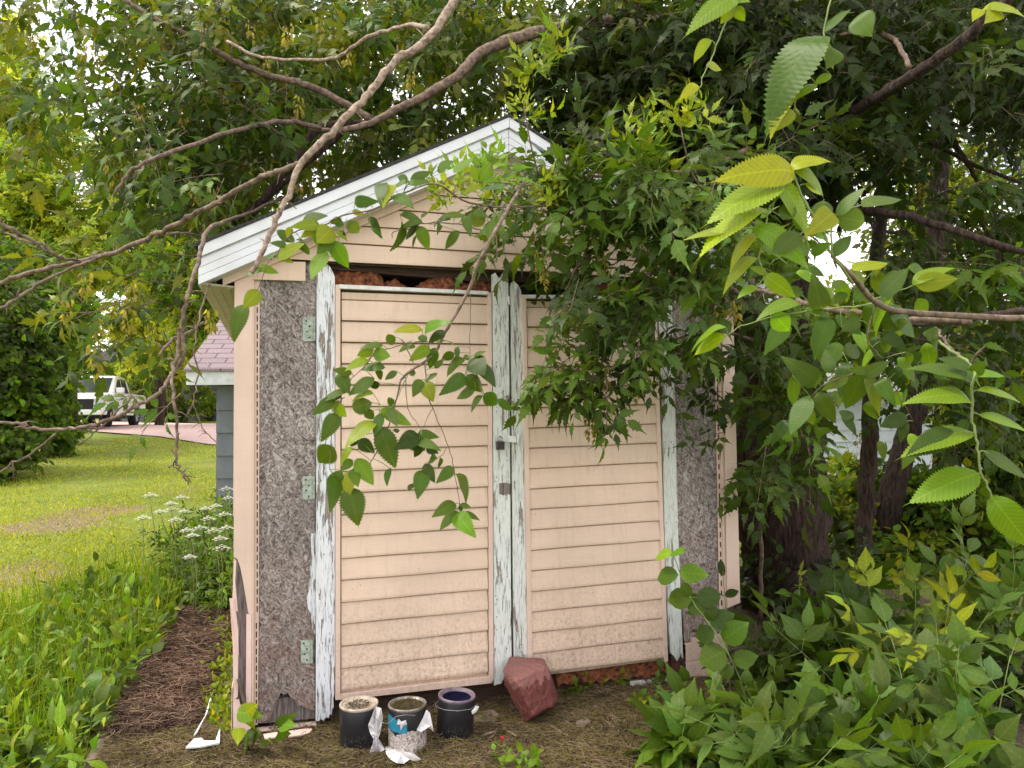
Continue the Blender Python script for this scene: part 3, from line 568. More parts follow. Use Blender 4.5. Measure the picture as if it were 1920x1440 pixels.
# hasp on the right door, padlock hanging from it
mb = MB(); mb.prism(PW([(933, 815), (968, 818), (968, 830), (945, 829), (933, 824)], -.042), -.044, -.041); mb.prism(PW([(968, 816), (973, 815), (972, 831), (968, 832)], -.03), -.042, -.02)
mb.tube([(*wl(972, 813, -.03)[:1], -.03, wl(972, 813, -.03)[1]), (*wl(971, 834, -.03)[:1], -.03, wl(971, 834, -.03)[1])], .004, 8); mb.build('hasp', simple('bright_steel', (.74, .76, .74), (.55, .56, .53), 30, .4, .1, .1), dr_, bevel=.001)
pk = wl(938, 835, -.06); pl = thing('padlock', 'small dark laminated padlock hanging from the hasp between the doors', 'padlock', W(pk[0], -.06, pk[1]), TH)
mb = MB()
for k in range(6): mb.box(-.021, .021, -.011, .011, -.022+k*.0072, -.022+k*.0072+.0062)
mb.build('lock_body', simple('dark_lock', (.10, .085, .085), (.04, .03, .03), 60, .4, .3, .5), pl, bevel=.002)
mb = MB(); mb.tube(spline([(-.012, 0, .018), (-.012, 0, .036), (0, .004, .046), (.012, .006, .036), (.012, 0, .018)], 5), .0036, 8); mb.build('shackle', M_STEEL, pl, smooth=True)
mb = MB(); rr = random.Random(4); u, z = wl(953, 752, -.05)
for k in range(26): a = rr.uniform(0, 6.3); mb.tube([(u, -.04, z), (u+.012*cos(a), -.055, z+.012*sin(a)), (u+.035*cos(a+.4), -.045, z+.03*sin(a+.4))], .0012, 3)
tag(mb.build('twig_tuft', M_TWIG, world=False), 'little reddish dry tuft stuck on the centre boards above the hasp', 'plant tuft'); o = bpy.context.scene.collection.objects['twig_tuft']; o.location = tuple(SO); o.rotation_euler = (0, 0, TH)

# ------------------------------------------------------------------ grey outbuilding behind on the left
M_GSH = simple('grey_siding', (.15, .165, .182), (.125, .14, .157), 8, .7, .2); M_WHT = simple('white_board', (.66, .68, .68), (.52, .54, .54), 12, .6, .1); 
m, nt, b, L = mat('mauve_shingles'); bk = nd(nt, 'ShaderNodeTexBrick', i={'Scale': 1., 'Mortar Size': .012, 'Brick Width': .32, 'Row Height': .14, 'Color1': (.215, .155, .17, 1), 'Color2': (.165, .12, .13, 1), 'Mortar': (.05, .035, .04, 1), 'Bias': -.2}); L(coords(nt, kind='UV'), bk.inputs['Vector'])
c = mix(nt, ramp(nt, noise(nt, coords(nt), 60, 4), [(.4, 0.), (.7, .5)]), bk.outputs[0], (.30, .24, .25)); L(c, b.inputs['Base Color']); b.inputs['Roughness'].default_value = .9; bump(nt, b, bk.outputs['Fac'], -.6, .02); M_MAUVE = m
R3 = radians(3); ec = at(346, 722, 9.2); wc = at(408, 780, 9.55)
ga = thing('grey_outbuilding', 'grey shingle sided outbuilding with mauve roof half hidden behind the shed', 'outbuilding', (wc[0], wc[1], 0), R3)
zE = ec[2]; GL = 5.5
mb = MB(); zk = zE-.02; k = 0
while zk > -.1:
    z0 = zk-.29; off = .5*(k % 2)
    mb.add([(-.012+.0, -.002, zk), (GL, -.002, zk), (GL, -.022, z0), (-.012, -.022, z0), (-.012, .0, z0), (GL, .0, z0)], [(0, 3, 2, 1), (3, 4, 5, 2)]); mb.add([(-.012, -.002, zk), (-.012, -.022, z0), (-.012, 4, z0), (-.012, 4, zk)], [(0, 3, 2, 1)])
    for j in range(8): x = .28+j*.6+off*.6-.3; mb.box(x, x+.006, -.024, .001, z0+.002, zk-.002, 1) if x > 0 else None
    zk = z0; k += 1
mb.box(0, GL, .001, 4, -.2, zE, 0); mb.build('wall', [M_GSH, M_HOLE], ga)
lx = (ec[0]-wc[0]); ly = -.35
mb = MB(); mb.box(lx, GL+.4, ly, ly+.03, zE, zE+.165); mb.build('fascia_board', M_WHT, ga, bevel=.004)
mb = MB(); mb.box(lx+.02, GL+.3, ly+.03, .0, zE+.02, zE+.04); mb.build('soffit', M_WHT, ga)
rise = .6; run = 2.6; v = [(lx-.02, ly-.03, zE+.165), (GL+.4, ly-.03, zE+.165), (GL+.4, ly+run, zE+.165+run*rise), (lx-.02, ly+run, zE+.165+run*rise)]; v2 = [(x, y, z+.03) for x, y, z in v]
mb = MB(); mb.hexa(v, v2); ro = mb.build('roof', M_MAUVE, ga); uvl = ro.data.uv_layers.new(name='uv')
for li in ro.data.loops: co = ro.data.vertices[li.vertex_index].co; uvl.data[li.index].uv = (co.x, (co.y)*1.17)
mb = MB(); mb.hexa([(lx-.02, ly+run, zE+.165+run*rise-.01), (GL+.4, ly+run, zE+.165+run*rise-.01), (GL+.4, ly+2*run, zE+.165), (lx-.02, ly+2*run, zE+.165)], [(lx-.02, ly+run, zE+.19+run*rise), (GL+.4, ly+run, zE+.19+run*rise), (GL+.4, ly+2*run, zE+.19), (lx-.02, ly+2*run, zE+.19)]); mb.build('roof', M_SHING, ga)
mb = MB(); mb.prism([(0, zE), (0, zE+.01), (0, zE)], 0, .01) if False else None
mb.add([(.0, .05, zE), (.0, 4, zE), (.0, ly+run, zE+run*rise)], [(0, 1, 2)]); mb.build('gable_end', M_GSH, ga)

# ------------------------------------------------------------------ white house far behind on the right
hc = at(1545, 780, 12.5); wh = thing('white_house', 'pale house wall glimpsed between the trunks behind the shed', 'house', (hc[0], hc[1], 0), radians(-4))
M_HS = simple('house_siding', (.60, .64, .72), (.5, .54, .62), 5, .6, .1)
mb = MB(); HT = at(1545, 722, 12.5)[2]
for k in range(30):
    z1 = HT-k*.19; mb.add([(0, 0, z1), (9, 0, z1), (9, -.02, z1-.19), (0, -.02, z1-.19), (0, 0, z1-.19), (9, 0, z1-.19)], [(0, 3, 2, 1), (3, 4, 5, 2)])
    if z1 < 0: break
mb.box(0, 9, .01, 7, -.2, HT); mb.build('wall', M_HS, wh)
mb = MB(); mb.hexa([(-.3, -.4, HT), (9.3, -.4, HT), (9.3, 3.5, HT+1.6), (-.3, 3.5, HT+1.6)], [(-.3, -.4, HT+.1), (9.3, -.4, HT+.1), (9.3, 3.5, HT+1.7), (-.3, 3.5, HT+1.7)]); mb.hexa([(-.3, 3.5, HT+1.6), (9.3, 3.5, HT+1.6), (9.3, 7.4, HT), (-.3, 7.4, HT)], [(-.3, 3.5, HT+1.7), (9.3, 3.5, HT+1.7), (9.3, 7.4, HT+.1), (-.3, 7.4, HT+.1)]); mb.build('roof', simple('grey_roof', (.3, .31, .34), None, 20), wh)
mb = MB(); mb.box(-.3, 9.3, -.42, -.4, HT-.12, HT+.12); mb.build('fascia_board', M_WHT, wh)
mb = MB(); mb.box(2.2, 3.1, -.05, -.02, .9, 1.9); wf = mb.build('window', M_WHT, wh); mb = MB(); mb.box(2.26, 3.04, -.056, -.051, .96, 1.84); mb.build('pane', simple('dark_glass', (.03, .035, .04), None, 3, .1, 0), wf)

# ------------------------------------------------------------------ house and pickup across the drive
hp = at(190, 760, 40); hz = float(gz(hp[0], hp[1])); fh = thing('far_house', 'dark fronted grey house behind the white pickup across the drive', 'house', (hp[0], hp[1], hz), radians(-6))
mb = MB(); mb.box(0, 1.25, 0, 6, 0, 3.1); mb.box(1.25, 9, -.02, 6, 0, 3.1); mb.build('wall', M_GSH, fh)
mb = MB(); mb.box(-.1, 1.1, -.05, -.03, 0, 2.6); mb.build('garage_opening_shade', simple('opening_shade_black', (.012, .012, .014), None, 3, .9, 0), fh)  # black slab on the wall, painted shade of the garage interior
mb = MB(); mb.box(1.5, 2.4, -.07, -.03, .9, 2.3); wf = mb.build('window', M_WHT, fh); mb = MB(); mb.box(1.58, 1.92, -.08, -.071, .98, 2.2); mb.box(1.98, 2.32, -.08, -.071, .98, 2.2); mb.build('pane', simple('grey_glass', (.12, .16, .17), None, 3, .1, 0), wf)
mb = MB(); mb.hexa([(-.5, -.6, 3.1), (9.5, -.6, 3.1), (9.5, 3, 4.6), (-.5, 3, 4.6)], [(-.5, -.6, 3.25), (9.5, -.6, 3.25), (9.5, 3, 4.75), (-.5, 3, 4.75)]); mb.hexa([(-.5, 3, 4.6), (9.5, 3, 4.6), (9.5, 6.6, 3.1), (-.5, 6.6, 3.1)], [(-.5, 3, 4.75), (9.5, 3, 4.75), (9.5, 6.6, 3.25), (-.5, 6.6, 3.25)]); mb.build('roof', M_SHING, fh)
# pickup: local +x = forward, y = left side
fwp = gpt(190, 801); rwp = gpt(240, 798.5)
fwp = at(200, 800, 27.0); rwp = at(250, 798.5, 30.2)
hd = fwp-rwp; ang = math.atan2(hd[1], hd[0]); wb = float(np.linalg.norm(hd[:2])); print('wheelbase', wb, fwp, rwp, gz(*fwp[:2]), gz(*rwp[:2]))
side = np.array([-sin(ang), cos(ang)]); ctr = (rwp[:2])-side*.82
pkx = thing('pickup_truck', 'white pickup truck with its front wheels turned, parked on the pink drive', 'pickup', (ctr[0], ctr[1], rwp[2]+.0), ang)
tilt = math.asin((fwp[2]-rwp[2])/wb)
pkx.rotation_euler = (0, -tilt, ang)
M_CARW = simple('white_car_paint', (.78, .77, .76), (.76, .75, .74), 2, .25, 0, spec=.6); M_CGL = simple('car_glass', (.06, .07, .075), None, 2, .08, 0, spec=.8); M_TYRE = simple('tyre_rubber', (.02, .02, .02), None, 30, .85, .3); M_RIM = simple('wheel_rim', (.5, .5, .52), None, 5, .3, 0, .6); M_BLK = simple('black_plastic', (.02, .02, .022), None, 10, .6, 0); M_AMB = simple('amber_lamp', (.75, .16, .05), None, 4, .3, 0)
def arch(cx, r, n=10): return [(cx+r*cos(pi-pi*k/n), .38+r*sin(pi-pi*k/n)) for k in range(n+1)]
prof = [(-1.15, .55)]+[(-.50, .50)]+arch(0, .48)[1:-1]+[(.50, .42), (wb-.50, .42)]+arch(wb, .48)[1:-1]+[(wb+.5, .42), (wb+.92, .45), (wb+.98, .62), (wb+.96, .98), (wb+.85, 1.10), (wb-.25, 1.20), (wb-.35, 1.22), (.75, 1.22), (.72, 1.25), (-1.15, 1.25)]
def sideprism(mb, prof, w, mi=0, inset=0.):
    n = len(prof); v = [(x, w, z) for x, z in prof]+[(x, -w, z) for x, z in prof]
    mb.add(v, [tuple(range(n)), tuple(range(2*n-1, n-1, -1))]+[(i, n+i, n+(i+1) % n, (i+1) % n) for i in range(n)], mi)
mb = MB(); sideprism(mb, prof, .97); body = mb.build('body', M_CARW, pkx, bevel=.05)
cab = [(.80, 1.20), (wb-.30, 1.20), (wb-1.05, 1.86), (wb-1.5, 1.92), (1.15, 1.90), (.92, 1.75)]
mb = MB(); n = len(cab); v = [(x, .93-(z-1.2)*.2, z) for x, z in cab]+[(x, -.93+(z-1.2)*.2, z) for x, z in cab]; mb.add(v, [tuple(range(n)), tuple(range(2*n-1, n-1, -1))]+[(i, n+i, n+(i+1) % n, (i+1) % n) for i in range(n)]); mb.build('cab', M_CARW, pkx, bevel=.06)
for s in (1, -1):
    for pts in ([(wb-1.42, 1.26), (wb-.58, 1.26), (wb-1.10, 1.76), (wb-1.42, 1.80)], [(1.05, 1.26), (wb-1.50, 1.26), (wb-1.50, 1.80), (1.22, 1.80)]):
        f = [(x, s*(.93-(z-1.2)*.2+.006), z) for x, z in pts]; g = [(x, s*(.93-(z-1.2)*.2-.01), z) for x, z in pts]; mb = MB(); mb.hexa(f if s > 0 else f[::-1], g if s > 0 else g[::-1]); mb.build('side_window', M_CGL, pkx)
    mb = MB(); mb.box(wb-.75, wb-.55, s*.95, s*1.2, 1.24, 1.44) if s > 0 else mb.box(wb-.75, wb-.55, -1.2, -.95, 1.24, 1.44); mb.build('door_mirror', M_CARW, pkx, bevel=.03)
    mb = MB(); mb.box(wb+.80, wb+.97, *(sorted((s*.70, s*.975))), .78, 1.02); mb.build('headlight', simple('lamp_glass', (.6, .6, .62), None, 3, .15, 0), pkx, bevel=.03)
    mb = MB(); mb.box(wb+.70, wb+.80, *(sorted((s*.93, s*.978))), .80, 1.0); mb.build('side_marker', M_AMB, pkx)
    for dx in (wb-1.46, wb-.45, .98): mb = MB(); mb.box(dx, dx+.012, *(sorted((s*.968, s*.973))), .5, 1.2); mb.build('door_seam', M_BLK, pkx)
    for dx in (wb-1.25, 1.2): mb = MB(); mb.box(dx, dx+.16, *(sorted((s*.97, s*1.0))), 1.0, 1.04); mb.build('door_handle', M_BLK, pkx)
f = [(wb-.36, .74, 1.24), (wb-.36, -.74, 1.24), (wb-1.0, -.70, 1.80), (wb-1.0, .70, 1.80)]; f = [(x+.02, y, z+.02) for x, y, z in f]; mb = MB(); mb.hexa(f, [(x-.03, y, z-.03) for x, y, z in f]); mb.build('windscreen', M_CGL, pkx)
mb = MB(); mb.box(wb+.93, wb+1.0, -.68, .68, .62, .98); mb.build('grille', M_BLK, pkx); mb = MB(); mb.box(wb+.85, wb+1.08, -.93, .93, .42, .60); mb.build('bumper', M_CARW, pkx, bevel=.04)
mb = MB(); mb.box(-1.0, wb+.6, -.8, .8, .3, .5); mb.build('chassis', M_BLK, pkx)
for x, s, turn in ((0, 1, 0), (0, -1, 0), (wb, 1, .45), (wb, -1, .45)):
    mb = MB(); w = .13; mb.lathe([(.24, -w), (.37, -w), (.395, -w*.7), (.395, w*.7), (.37, w), (.24, w)], n=28); t = mb.build('wheel', M_TYRE, pkx, smooth=True); t.location = (x, s*.83, .39); t.rotation_euler = (pi/2, 0, turn)
    mb = MB(); mb.lathe([(.01, .08), (.05, .10), (.24, .11), (.245, -.11), (.01, -.1)], n=20)
    for k in range(6): a = k*pi/3; mb.box(0, 0, 0, 0, 0, 0) if False else mb.tube([(.03*cos(a), .03*sin(a), .11*1), (.22*cos(a), .22*sin(a), .125)], .03, 6); mb.tube([(.03*cos(a), .03*sin(a), -.11), (.22*cos(a), .22*sin(a), -.125)], .03, 6)
    r_ = mb.build('rim', M_RIM, t)
# ------------------------------------------------------------------ paint cans
m, nt, b, L = mat('black_can_paint'); v = coords(nt); sp = ramp(nt, noise(nt, v, 150, 3, .6), [(.60, 0.), (.64, 1.)]); sz = nd(nt, 'ShaderNodeSeparateXYZ'); L(v, sz.inputs[0]); hh = ramp(nt, sz.outputs[2], [(.0, 1.), (.09, .0)])
fm = nd(nt, 'ShaderNodeMath', operation='MULTIPLY'); L(sp, fm.inputs[0]); L(hh, fm.inputs[1]); L(mix(nt, fm.outputs[0], (.014, .013, .016), (.42, .38, .33)), b.inputs['Base Color']); b.inputs['Roughness'].default_value = .38; M_CAN = m
M_CANL = simple('cream_lid', (.50, .43, .36), (.26, .19, .13), 30, .5, .1); M_LITT = simple('leaf_litter', (.10, .075, .03), (.035, .028, .012), 90, .95, 1.); M_PLUM = simple('plum_rim', (.24, .18, .21), (.10, .075, .09), 18, .4, .05); M_INK = simple('purple_inside', (.035, .03, .09), (.015, .012, .03), 12, .25, .1)
M_RIMM = simple('rusty_rim', (.30, .29, .27), (.13, .08, .05), 40, .45, .2, .5)
M_FOIL = simple('torn_label_back', (.66, .64, .64), (.40, .38, .39), 16, .7, .4); M_WIRE = simple('wire', (.35, .34, .34), None, 30, .4, 0, .7)
m, nt, b, L = mat('can_label'); v = coords(nt); n1 = noise(nt, v, 110, 5, .7); sz = nd(nt, 'ShaderNodeSeparateXYZ'); L(v, sz.inputs[0])
L(mix(nt, ramp(nt, n1, [(.4, 0.), (.6, 1.)]), (.16, .12, .10), (.56, .50, .47)), b.inputs['Base Color']); M_LAB = m
M_TEAL = simple('teal_label', (.03, .22, .32), (.02, .16, .24), 14, .5, .1)
def can(px, py, label, rimm, lid, inner=None, tl=(0, 0)):
    p = g0(px, py, .012); o = thing('paint_can', label, 'paint can', (p[0], p[1], .012), 0, 'old paint cans at the foot of the doors'); o.rotation_euler = (tl[0], tl[1], random.uniform(-.3, .3))
    R, H = .0835, .192
    mb = MB(); mb.lathe([(.001, .0), (R-.003, 0), (R, .003), (R, H-.012), (R-.002, H-.006), (R-.004, H-.004)], n=40); mb.build('can_body', M_CAN, o, smooth=True)
    mb = MB(); mb.lathe([(R-.002, H-.010), (R+.002, H-.004), (R+.001, H+.003), (R-.004, H+.004), (R-.008, H+.001), (R-.010, H-.006), (R-.018, H-.006), (R-.018, H-.010)], n=40); mb.build('can_rim', rimm, o, smooth=True)
    if inner is None:
        mb = MB(); mb.lathe([(.001, H-.010), (R-.024, H-.010), (R-.020, H-.004), (R-.012, H-.004)], n=36); l = mb.build('lid', lid, o, smooth=True)
        mb = MB(); rr = random.Random(int(px)); 
        for k in range(170 if lid is M_CANL else 240):
            a = rr.uniform(0, 6.28); r = (R-.02)*math.sqrt(rr.random())*(.8 if lid is M_CANL else 1.0); x, y = r*cos(a), r*sin(a); b2 = rr.uniform(0, 6.28); q = rr.uniform(.004, .014)
            mb.tube([(x, y, H-.006+rr.uniform(0, .006)), (x+q*cos(b2), y+q*sin(b2), H-.004+rr.uniform(0, .008))], rr.uniform(.0006, .0018), 3)
        mb.build('litter_on_lid', M_LITT, l)
    else:
        mb = MB(); mb.lathe([(R-.012, H-.008), (R-.010, H-.02), (R-.008, .03), (.001, .03)], n=36); mb.build('can_inside', inner, o, smooth=True)
    return o
c1 = can(673, 1401, 'black paint can with a cream lid under dry litter, leftmost of the three', M_CANL, M_CANL)
c2 = can(764, 1402, 'rusty rimmed paint can with torn teal and speckled label, middle of the three', M_RIMM, M_LITT)
c3 = can(852, 1382, 'open black paint can with purple inside and wire handle, rightmost of the three', M_PLUM, None, M_INK, tl=(.03, .06))
def wrap(o, pts, name, mt, R=.0848, K=5, z_=None):                  # label piece wrapped on the can; pts = (angle deg, z)
    V = [(R*cos(radians(a)), R*sin(radians(a)), z) for a, z in pts]; mb = MB(); n = len(V); c = np.mean(V, 0); c[:2] *= R/np.hypot(*c[:2])
    V2 = [(x*.99, y*.99, z) for x, y, z in V]; mb.add(V+[tuple(c)]+V2, [(i, (i+1) % n, n) for i in range(n)]+[(i, n+1+i, n+1+(i+1) % n, (i+1) % n) for i in range(n)]); return mb.build(name, mt, o)
def wrapgrid(o, a0, a1, top, bot, name, mt, R=.0850):               # top, bot: functions of angle
    mb = MB(); K = 26; V = []
    for k in range(K+1):
        a = a0+(a1-a0)*k/K
        for z in np.linspace(bot(a), top(a), 5): V.append((R*cos(radians(a)), R*sin(radians(a)), z))
    mb.add(V, [(5*k+j, 5*k+5+j, 5*k+6+j, 5*k+1+j) for k in range(K) for j in range(4)]); return mb.build(name, mt, o, smooth=True)
rr = random.Random(8); jg = [rr.uniform(-.004, .004) for _ in range(400)]
wrapgrid(c2, -178, -2, lambda a: .085+.02*abs(math.sin(radians(a*1.6+40)))+jg[int(a) % 400], lambda a: .001, 'label', M_LAB)
wrapgrid(c2, -176, -100, lambda a: .168-(a+176)*.0003+jg[int(a*3) % 400], lambda a: .104-(a+176)*.0001+jg[int(a*2) % 400], 'label_teal', M_TEAL, .0854)
mb = MB(); rr = random.Random(2)
def flap(mb, pts3): 
    n = len(pts3); c = np.mean(pts3, 0)+np.array([0, -.004, 0]); mb.add(list(pts3)+[c]+[np.array(p)+np.array([0, .0015, 0]) for p in pts3], [(i, (i+1) % n, n) for i in range(n)]+[(n+1+(i+1) % n, n+1+i, i, (i+1) % n) for i in range(n)])
def loc(o, px, py, d): p = at(px, py, d)-np.array(o.location); return p
dd = float((np.array(c2.location)-CAM)@fw)
flap(mb, [loc(c2, x, y, dd-.075+z) for x, y, z in ((792, 1335, .02), (799, 1342, .02), (802, 1378, -.01), (795, 1366, -.02), (786, 1371, -.02), (778, 1376, -.01), (771, 1371, 0), (776, 1362, .0), (784, 1350, .01))]); mb.build('torn_label_flap', M_FOIL, c2)
mb = MB(); flap(mb, [loc(c2, x, y, dd-.08) for x, y in ((736, 1346), (742, 1352), (750, 1350), (752, 1358), (746, 1360), (740, 1368), (739, 1358), (733, 1356))]); mb.build('torn_label_flap', M_FOIL, c2)
# torn labels between the first two cans and on the ground
sc1 = g0(706, 1420, .012); st = thing('torn_paper', 'crumpled torn white label hanging between the left and middle paint cans', 'torn label', sc1)
mb = MB()
def crum(mb, poly, d, amp=.012, o=None):
    P = [np.array(p) for p in poly]; c = np.mean(P, 0); pts = []
    for i, p in enumerate(P): pts += [p, (p+P[(i+1) % len(P)])/2]
    V = [loc(o, x, y, d+rr.uniform(-amp, amp)) for x, y in pts]; V2 = [loc(o, *(q*.55+c*.45), d+rr.uniform(-amp, amp)) for q in pts]; V3 = [loc(o, c[0], c[1], d)]; n = len(V)
    mb.add(V+V2+V3, [(i, (i+1) % n, n+(i+1) % n, n+i) for i in range(n)]+[(n+i, n+(i+1) % n, 2*n) for i in range(n)])
crum(mb, [(704, 1324), (715, 1328), (718, 1345), (714, 1370), (709, 1385), (716, 1395), (722, 1405), (712, 1412), (700, 1420), (691, 1416), (698, 1400), (700, 1385), (694, 1375), (690, 1360), (696, 1345)], 3.22, .012, st); mb.build('paper', M_FOIL, st)
sc2 = g0(750, 1425, .012); st = thing('paper_scrap', 'large pale torn label lying on the moss in front of the middle paint can', 'torn label', sc2)
mb = MB(); mb2 = [(722, 1400), (740, 1398), (758, 1403), (775, 1412), (790, 1424), (778, 1428), (768, 1424), (757, 1432), (744, 1431), (732, 1424), (724, 1414)]
P = [g0(x, y, .03+rr.uniform(-.01, .012)) for x, y in mb2]; c = g0(752, 1414, .05); mb.add([p-sc2 for p in P]+[c-sc2], [(i, (i+1) % len(P), len(P)) for i in range(len(P))]); mb.build('paper', M_FOIL, st, smooth=False)
mb = MB(); mb.tube([loc(c3, x, y, d) for x, y, d in ((818, 1312, 3.40), (806, 1318, 3.34), (805, 1323, 3.3), (815, 1328, 3.24), (840, 1330, 3.22), (865, 1327, 3.24), (886, 1320, 3.34))], .0013, 5); mb.build('can_handle', M_WIRE, c3); mb = MB(); flap(mb, [loc(c3, x, y, 3.235) for x, y in ((873, 1321), (880, 1322), (878, 1328), (875, 1333), (868, 1337), (866, 1331), (870, 1327))]); mb.build('paint_flake', M_FOIL, c3)
mb = MB(); mb.tube([loc(c1, x, y, 3.16) for x, y in ((676, 1345), (690, 1358), (706, 1364), (722, 1352), (740, 1351), (758, 1354))], .0012, 5); mb.build('can_handle', M_WIRE, c1)

# ------------------------------------------------------------------ red block leaning on the doors
import bmesh
m, nt, b, L = mat('red_concrete'); v = coords(nt); n1 = noise(nt, v, 90, 6, .7); base = mix(nt, ramp(nt, n1, [(.35, 0.), (.7, 1.)]), (.17, .042, .032), (.08, .02, .016))
sz = nd(nt, 'ShaderNodeSeparateXYZ'); L(v, sz.inputs[0]); ad = nd(nt, 'ShaderNodeMath', operation='MULTIPLY_ADD', i={1: .35}); L(noise(nt, v, 9, 4, .6), ad.inputs[0]); L(sz.outputs[2], ad.inputs[2]); dry = ramp(nt, ad.outputs[0], [(.365, 0.), (.38, 1.)]); base = mix(nt, dry, base, (.24, .10, .085)); gy = ramp(nt, ad.outputs[0], [(.44, 0.), (.48, .85)]); base = mix(nt, gy, base, (.145, .10, .095))
spk = ramp(nt, noise(nt, v, 240, 2, .5), [(.72, 0.), (.76, .7)]); base = mix(nt, spk, base, (.5, .33, .28)); L(base, b.inputs['Base Color']); b.inputs['Roughness'].default_value = .8; bump(nt, b, n1, .6, .006); M_RED = m
bc = g0(990, 1357, .0); br = [(966, 1276, 3.50), (1027, 1250, 3.66), (1042, 1320, 3.60), (1000, 1343, 3.47), (955, 1230, 3.80), (1019, 1234, 3.86), (1047, 1304, 3.76), (985, 1357, 3.56), (943, 1258, 3.70), (1032, 1348, 3.76), (946, 1285, 3.68)]
bm = bmesh.new()
for x, y, d in br:
    p = at(x, y, d)-bc; p[2] = max(p[2], .0); bm.verts.new(p)
h = bmesh.ops.convex_hull(bm, input=bm.verts)
bmesh.ops.delete(bm, geom=[g for g in h['geom_interior'] if isinstance(g, bmesh.types.BMVert)], context='VERTS'); bmesh.ops.dissolve_limit(bm, angle_limit=.12, verts=bm.verts, edges=bm.edges); bmesh.ops.recalc_face_normals(bm, faces=bm.faces)
me = bpy.data.meshes.new('stone_block'); bm.to_mesh(me); blk = finish('stone_block', me, M_RED, None, False); blk.location = tuple(bc); bv = blk.modifiers.new('bevel', 'BEVEL'); bv.width = .007; bv.segments = 2; sb = blk.modifiers.new('sub', 'SUBSURF'); sb.subdivision_type = 'SIMPLE'; sb.levels = sb.render_levels = 4; tx = bpy.data.textures.new('rough', 'CLOUDS'); tx.noise_scale = .035; dp = blk.modifiers.new('rough', 'DISPLACE'); dp.texture = tx; dp.strength = .014; tx2 = bpy.data.textures.new('rough2', 'CLOUDS'); tx2.noise_scale = .008; dp = blk.modifiers.new('rough2', 'DISPLACE'); dp.texture = tx2; dp.strength = .006
tag(blk, 'chipped red concrete block tipped against the foot of the centre boards', 'block')

# ------------------------------------------------------------------ loose scraps
def chip(name, pts, z, mt, label, cat, th=.008):
    P = [g0(x, y, z) for x, y in pts]; c = np.mean(P, 0); n = len(P); mb = MB(); mb.add([p-c for p in P]+[p-c-np.array([0, 0, th]) for p in P], [tuple(range(n)), tuple(range(2*n-1, n-1, -1))]+[(i, n+i, n+(i+1) % n, (i+1) % n) for i in range(n)])
    o = mb.build(name, mt, bevel=.001); o.location = tuple(c); return tag(o, label, cat)
chip('fallen_trim', [(494, 1376), (520, 1372), (523, 1380), (497, 1385)], .035, M_VINB, 'short pink piece of fallen trim left of the curled dock leaf below the board panel', 'trim piece')
chip('fallen_trim', [(541, 1370), (578, 1365), (586, 1366), (580, 1373), (562, 1378), (541, 1380)], .035, M_VINB, 'rounded pink piece of fallen trim right of the curled dock leaf below the board panel', 'trim piece')
chip('fallen_trim', [(480, 1364), (592, 1352), (594, 1358), (480, 1371)], .03, M_VINB, 'long thin pink strip of fallen trim along the rotten sill', 'trim piece')
chip('white_scrap', [(348, 1401), (364, 1384), (378, 1383), (383, 1388), (404, 1388), (410, 1370), (413, 1366), (412, 1392), (376, 1399)], .05, M_WHT, 'broken white corner of a metal strip lying left of the shed corner', 'metal scrap')
chip('white_scrap', [(362, 1380), (372, 1362), (384, 1342), (394, 1308), (398, 1296), (396, 1312), (388, 1338), (380, 1352), (370, 1372)], .05, M_WHT, 'narrow flaking white strip running beside the yellow ground creeper', 'metal scrap')
chip('flat_stone', [(886, 1336), (925, 1330), (936, 1340), (928, 1352), (890, 1352)], .03, M_CONC, 'small flat tan stone right of the open paint can', 'stone', .03)
chip('flat_stone', [(1080, 1352), (1100, 1345), (1108, 1352), (1096, 1362), (1082, 1362)], .03, M_CONC, 'small round tan stone right of the red block', 'stone', .03)
chip('wood_strip', [(1180, 1277), (1262, 1268), (1264, 1273), (1182, 1283)], .03, M_CAP, 'pale weathered wood strip lying along the rotted right sill', 'wood strip', .015)
chip('red_berry', [(938, 1381), (944, 1379), (946, 1384), (940, 1386)], .03, simple('red_bit', (.45, .02, .03), None, 5, .4, 0), 'tiny bright red bit lying on the moss by the thin sticks', 'litter')
def stick(pts, r, label, z=.02, mt=None):
    P = [g0(x, y, z+.008*math.sin(i*2)) for i, (x, y) in enumerate(pts)]; c = P[0]; mb = MB(); mb.tube(spline([p-c for p in P], 4, .0015), r, 5, wob=.2); o = mb.build('stick', mt or M_PALE, smooth=True); o.location = tuple(c); tag(o, label, 'stick')
stick([(898, 1382), (920, 1374), (936, 1367), (950, 1370), (968, 1380)], .005, 'pale curved stick on the moss below the red block')
stick([(913, 1390), (928, 1374), (936, 1356)], .004, 'short pale stick crossing the curved stick on the moss')
stick([(1028, 1358), (1058, 1376), (1075, 1384), (1120, 1388)], .0035, 'thin wavy pale twig stretched over the moss right of the red block')
stick([(1100, 1330), (1130, 1350), (1140, 1365)], .004, 'short grey twig below the seedlings under the right door')
stick([(340, 1440), (360, 1432), (378, 1424)], .006, 'mossy green stick at the bottom edge left of the paint cans', mt=M_GST)
stick([(268, 1262), (290, 1240), (330, 1226)], .006, 'grey branched stick on the brown mulch beside the weeds')
stick([(240, 1280), (300, 1262), (380, 1236)], .006, 'long brown stick across the middle of the brown mulch')
stick([(332, 1344), (380, 1338), (420, 1336)], .004, 'thin brown stick on the near end of the mulch')
stick([(330, 1225), (350, 1245), (372, 1262)], .005, 'bent grey stick on the mulch pointing at the shed corner')

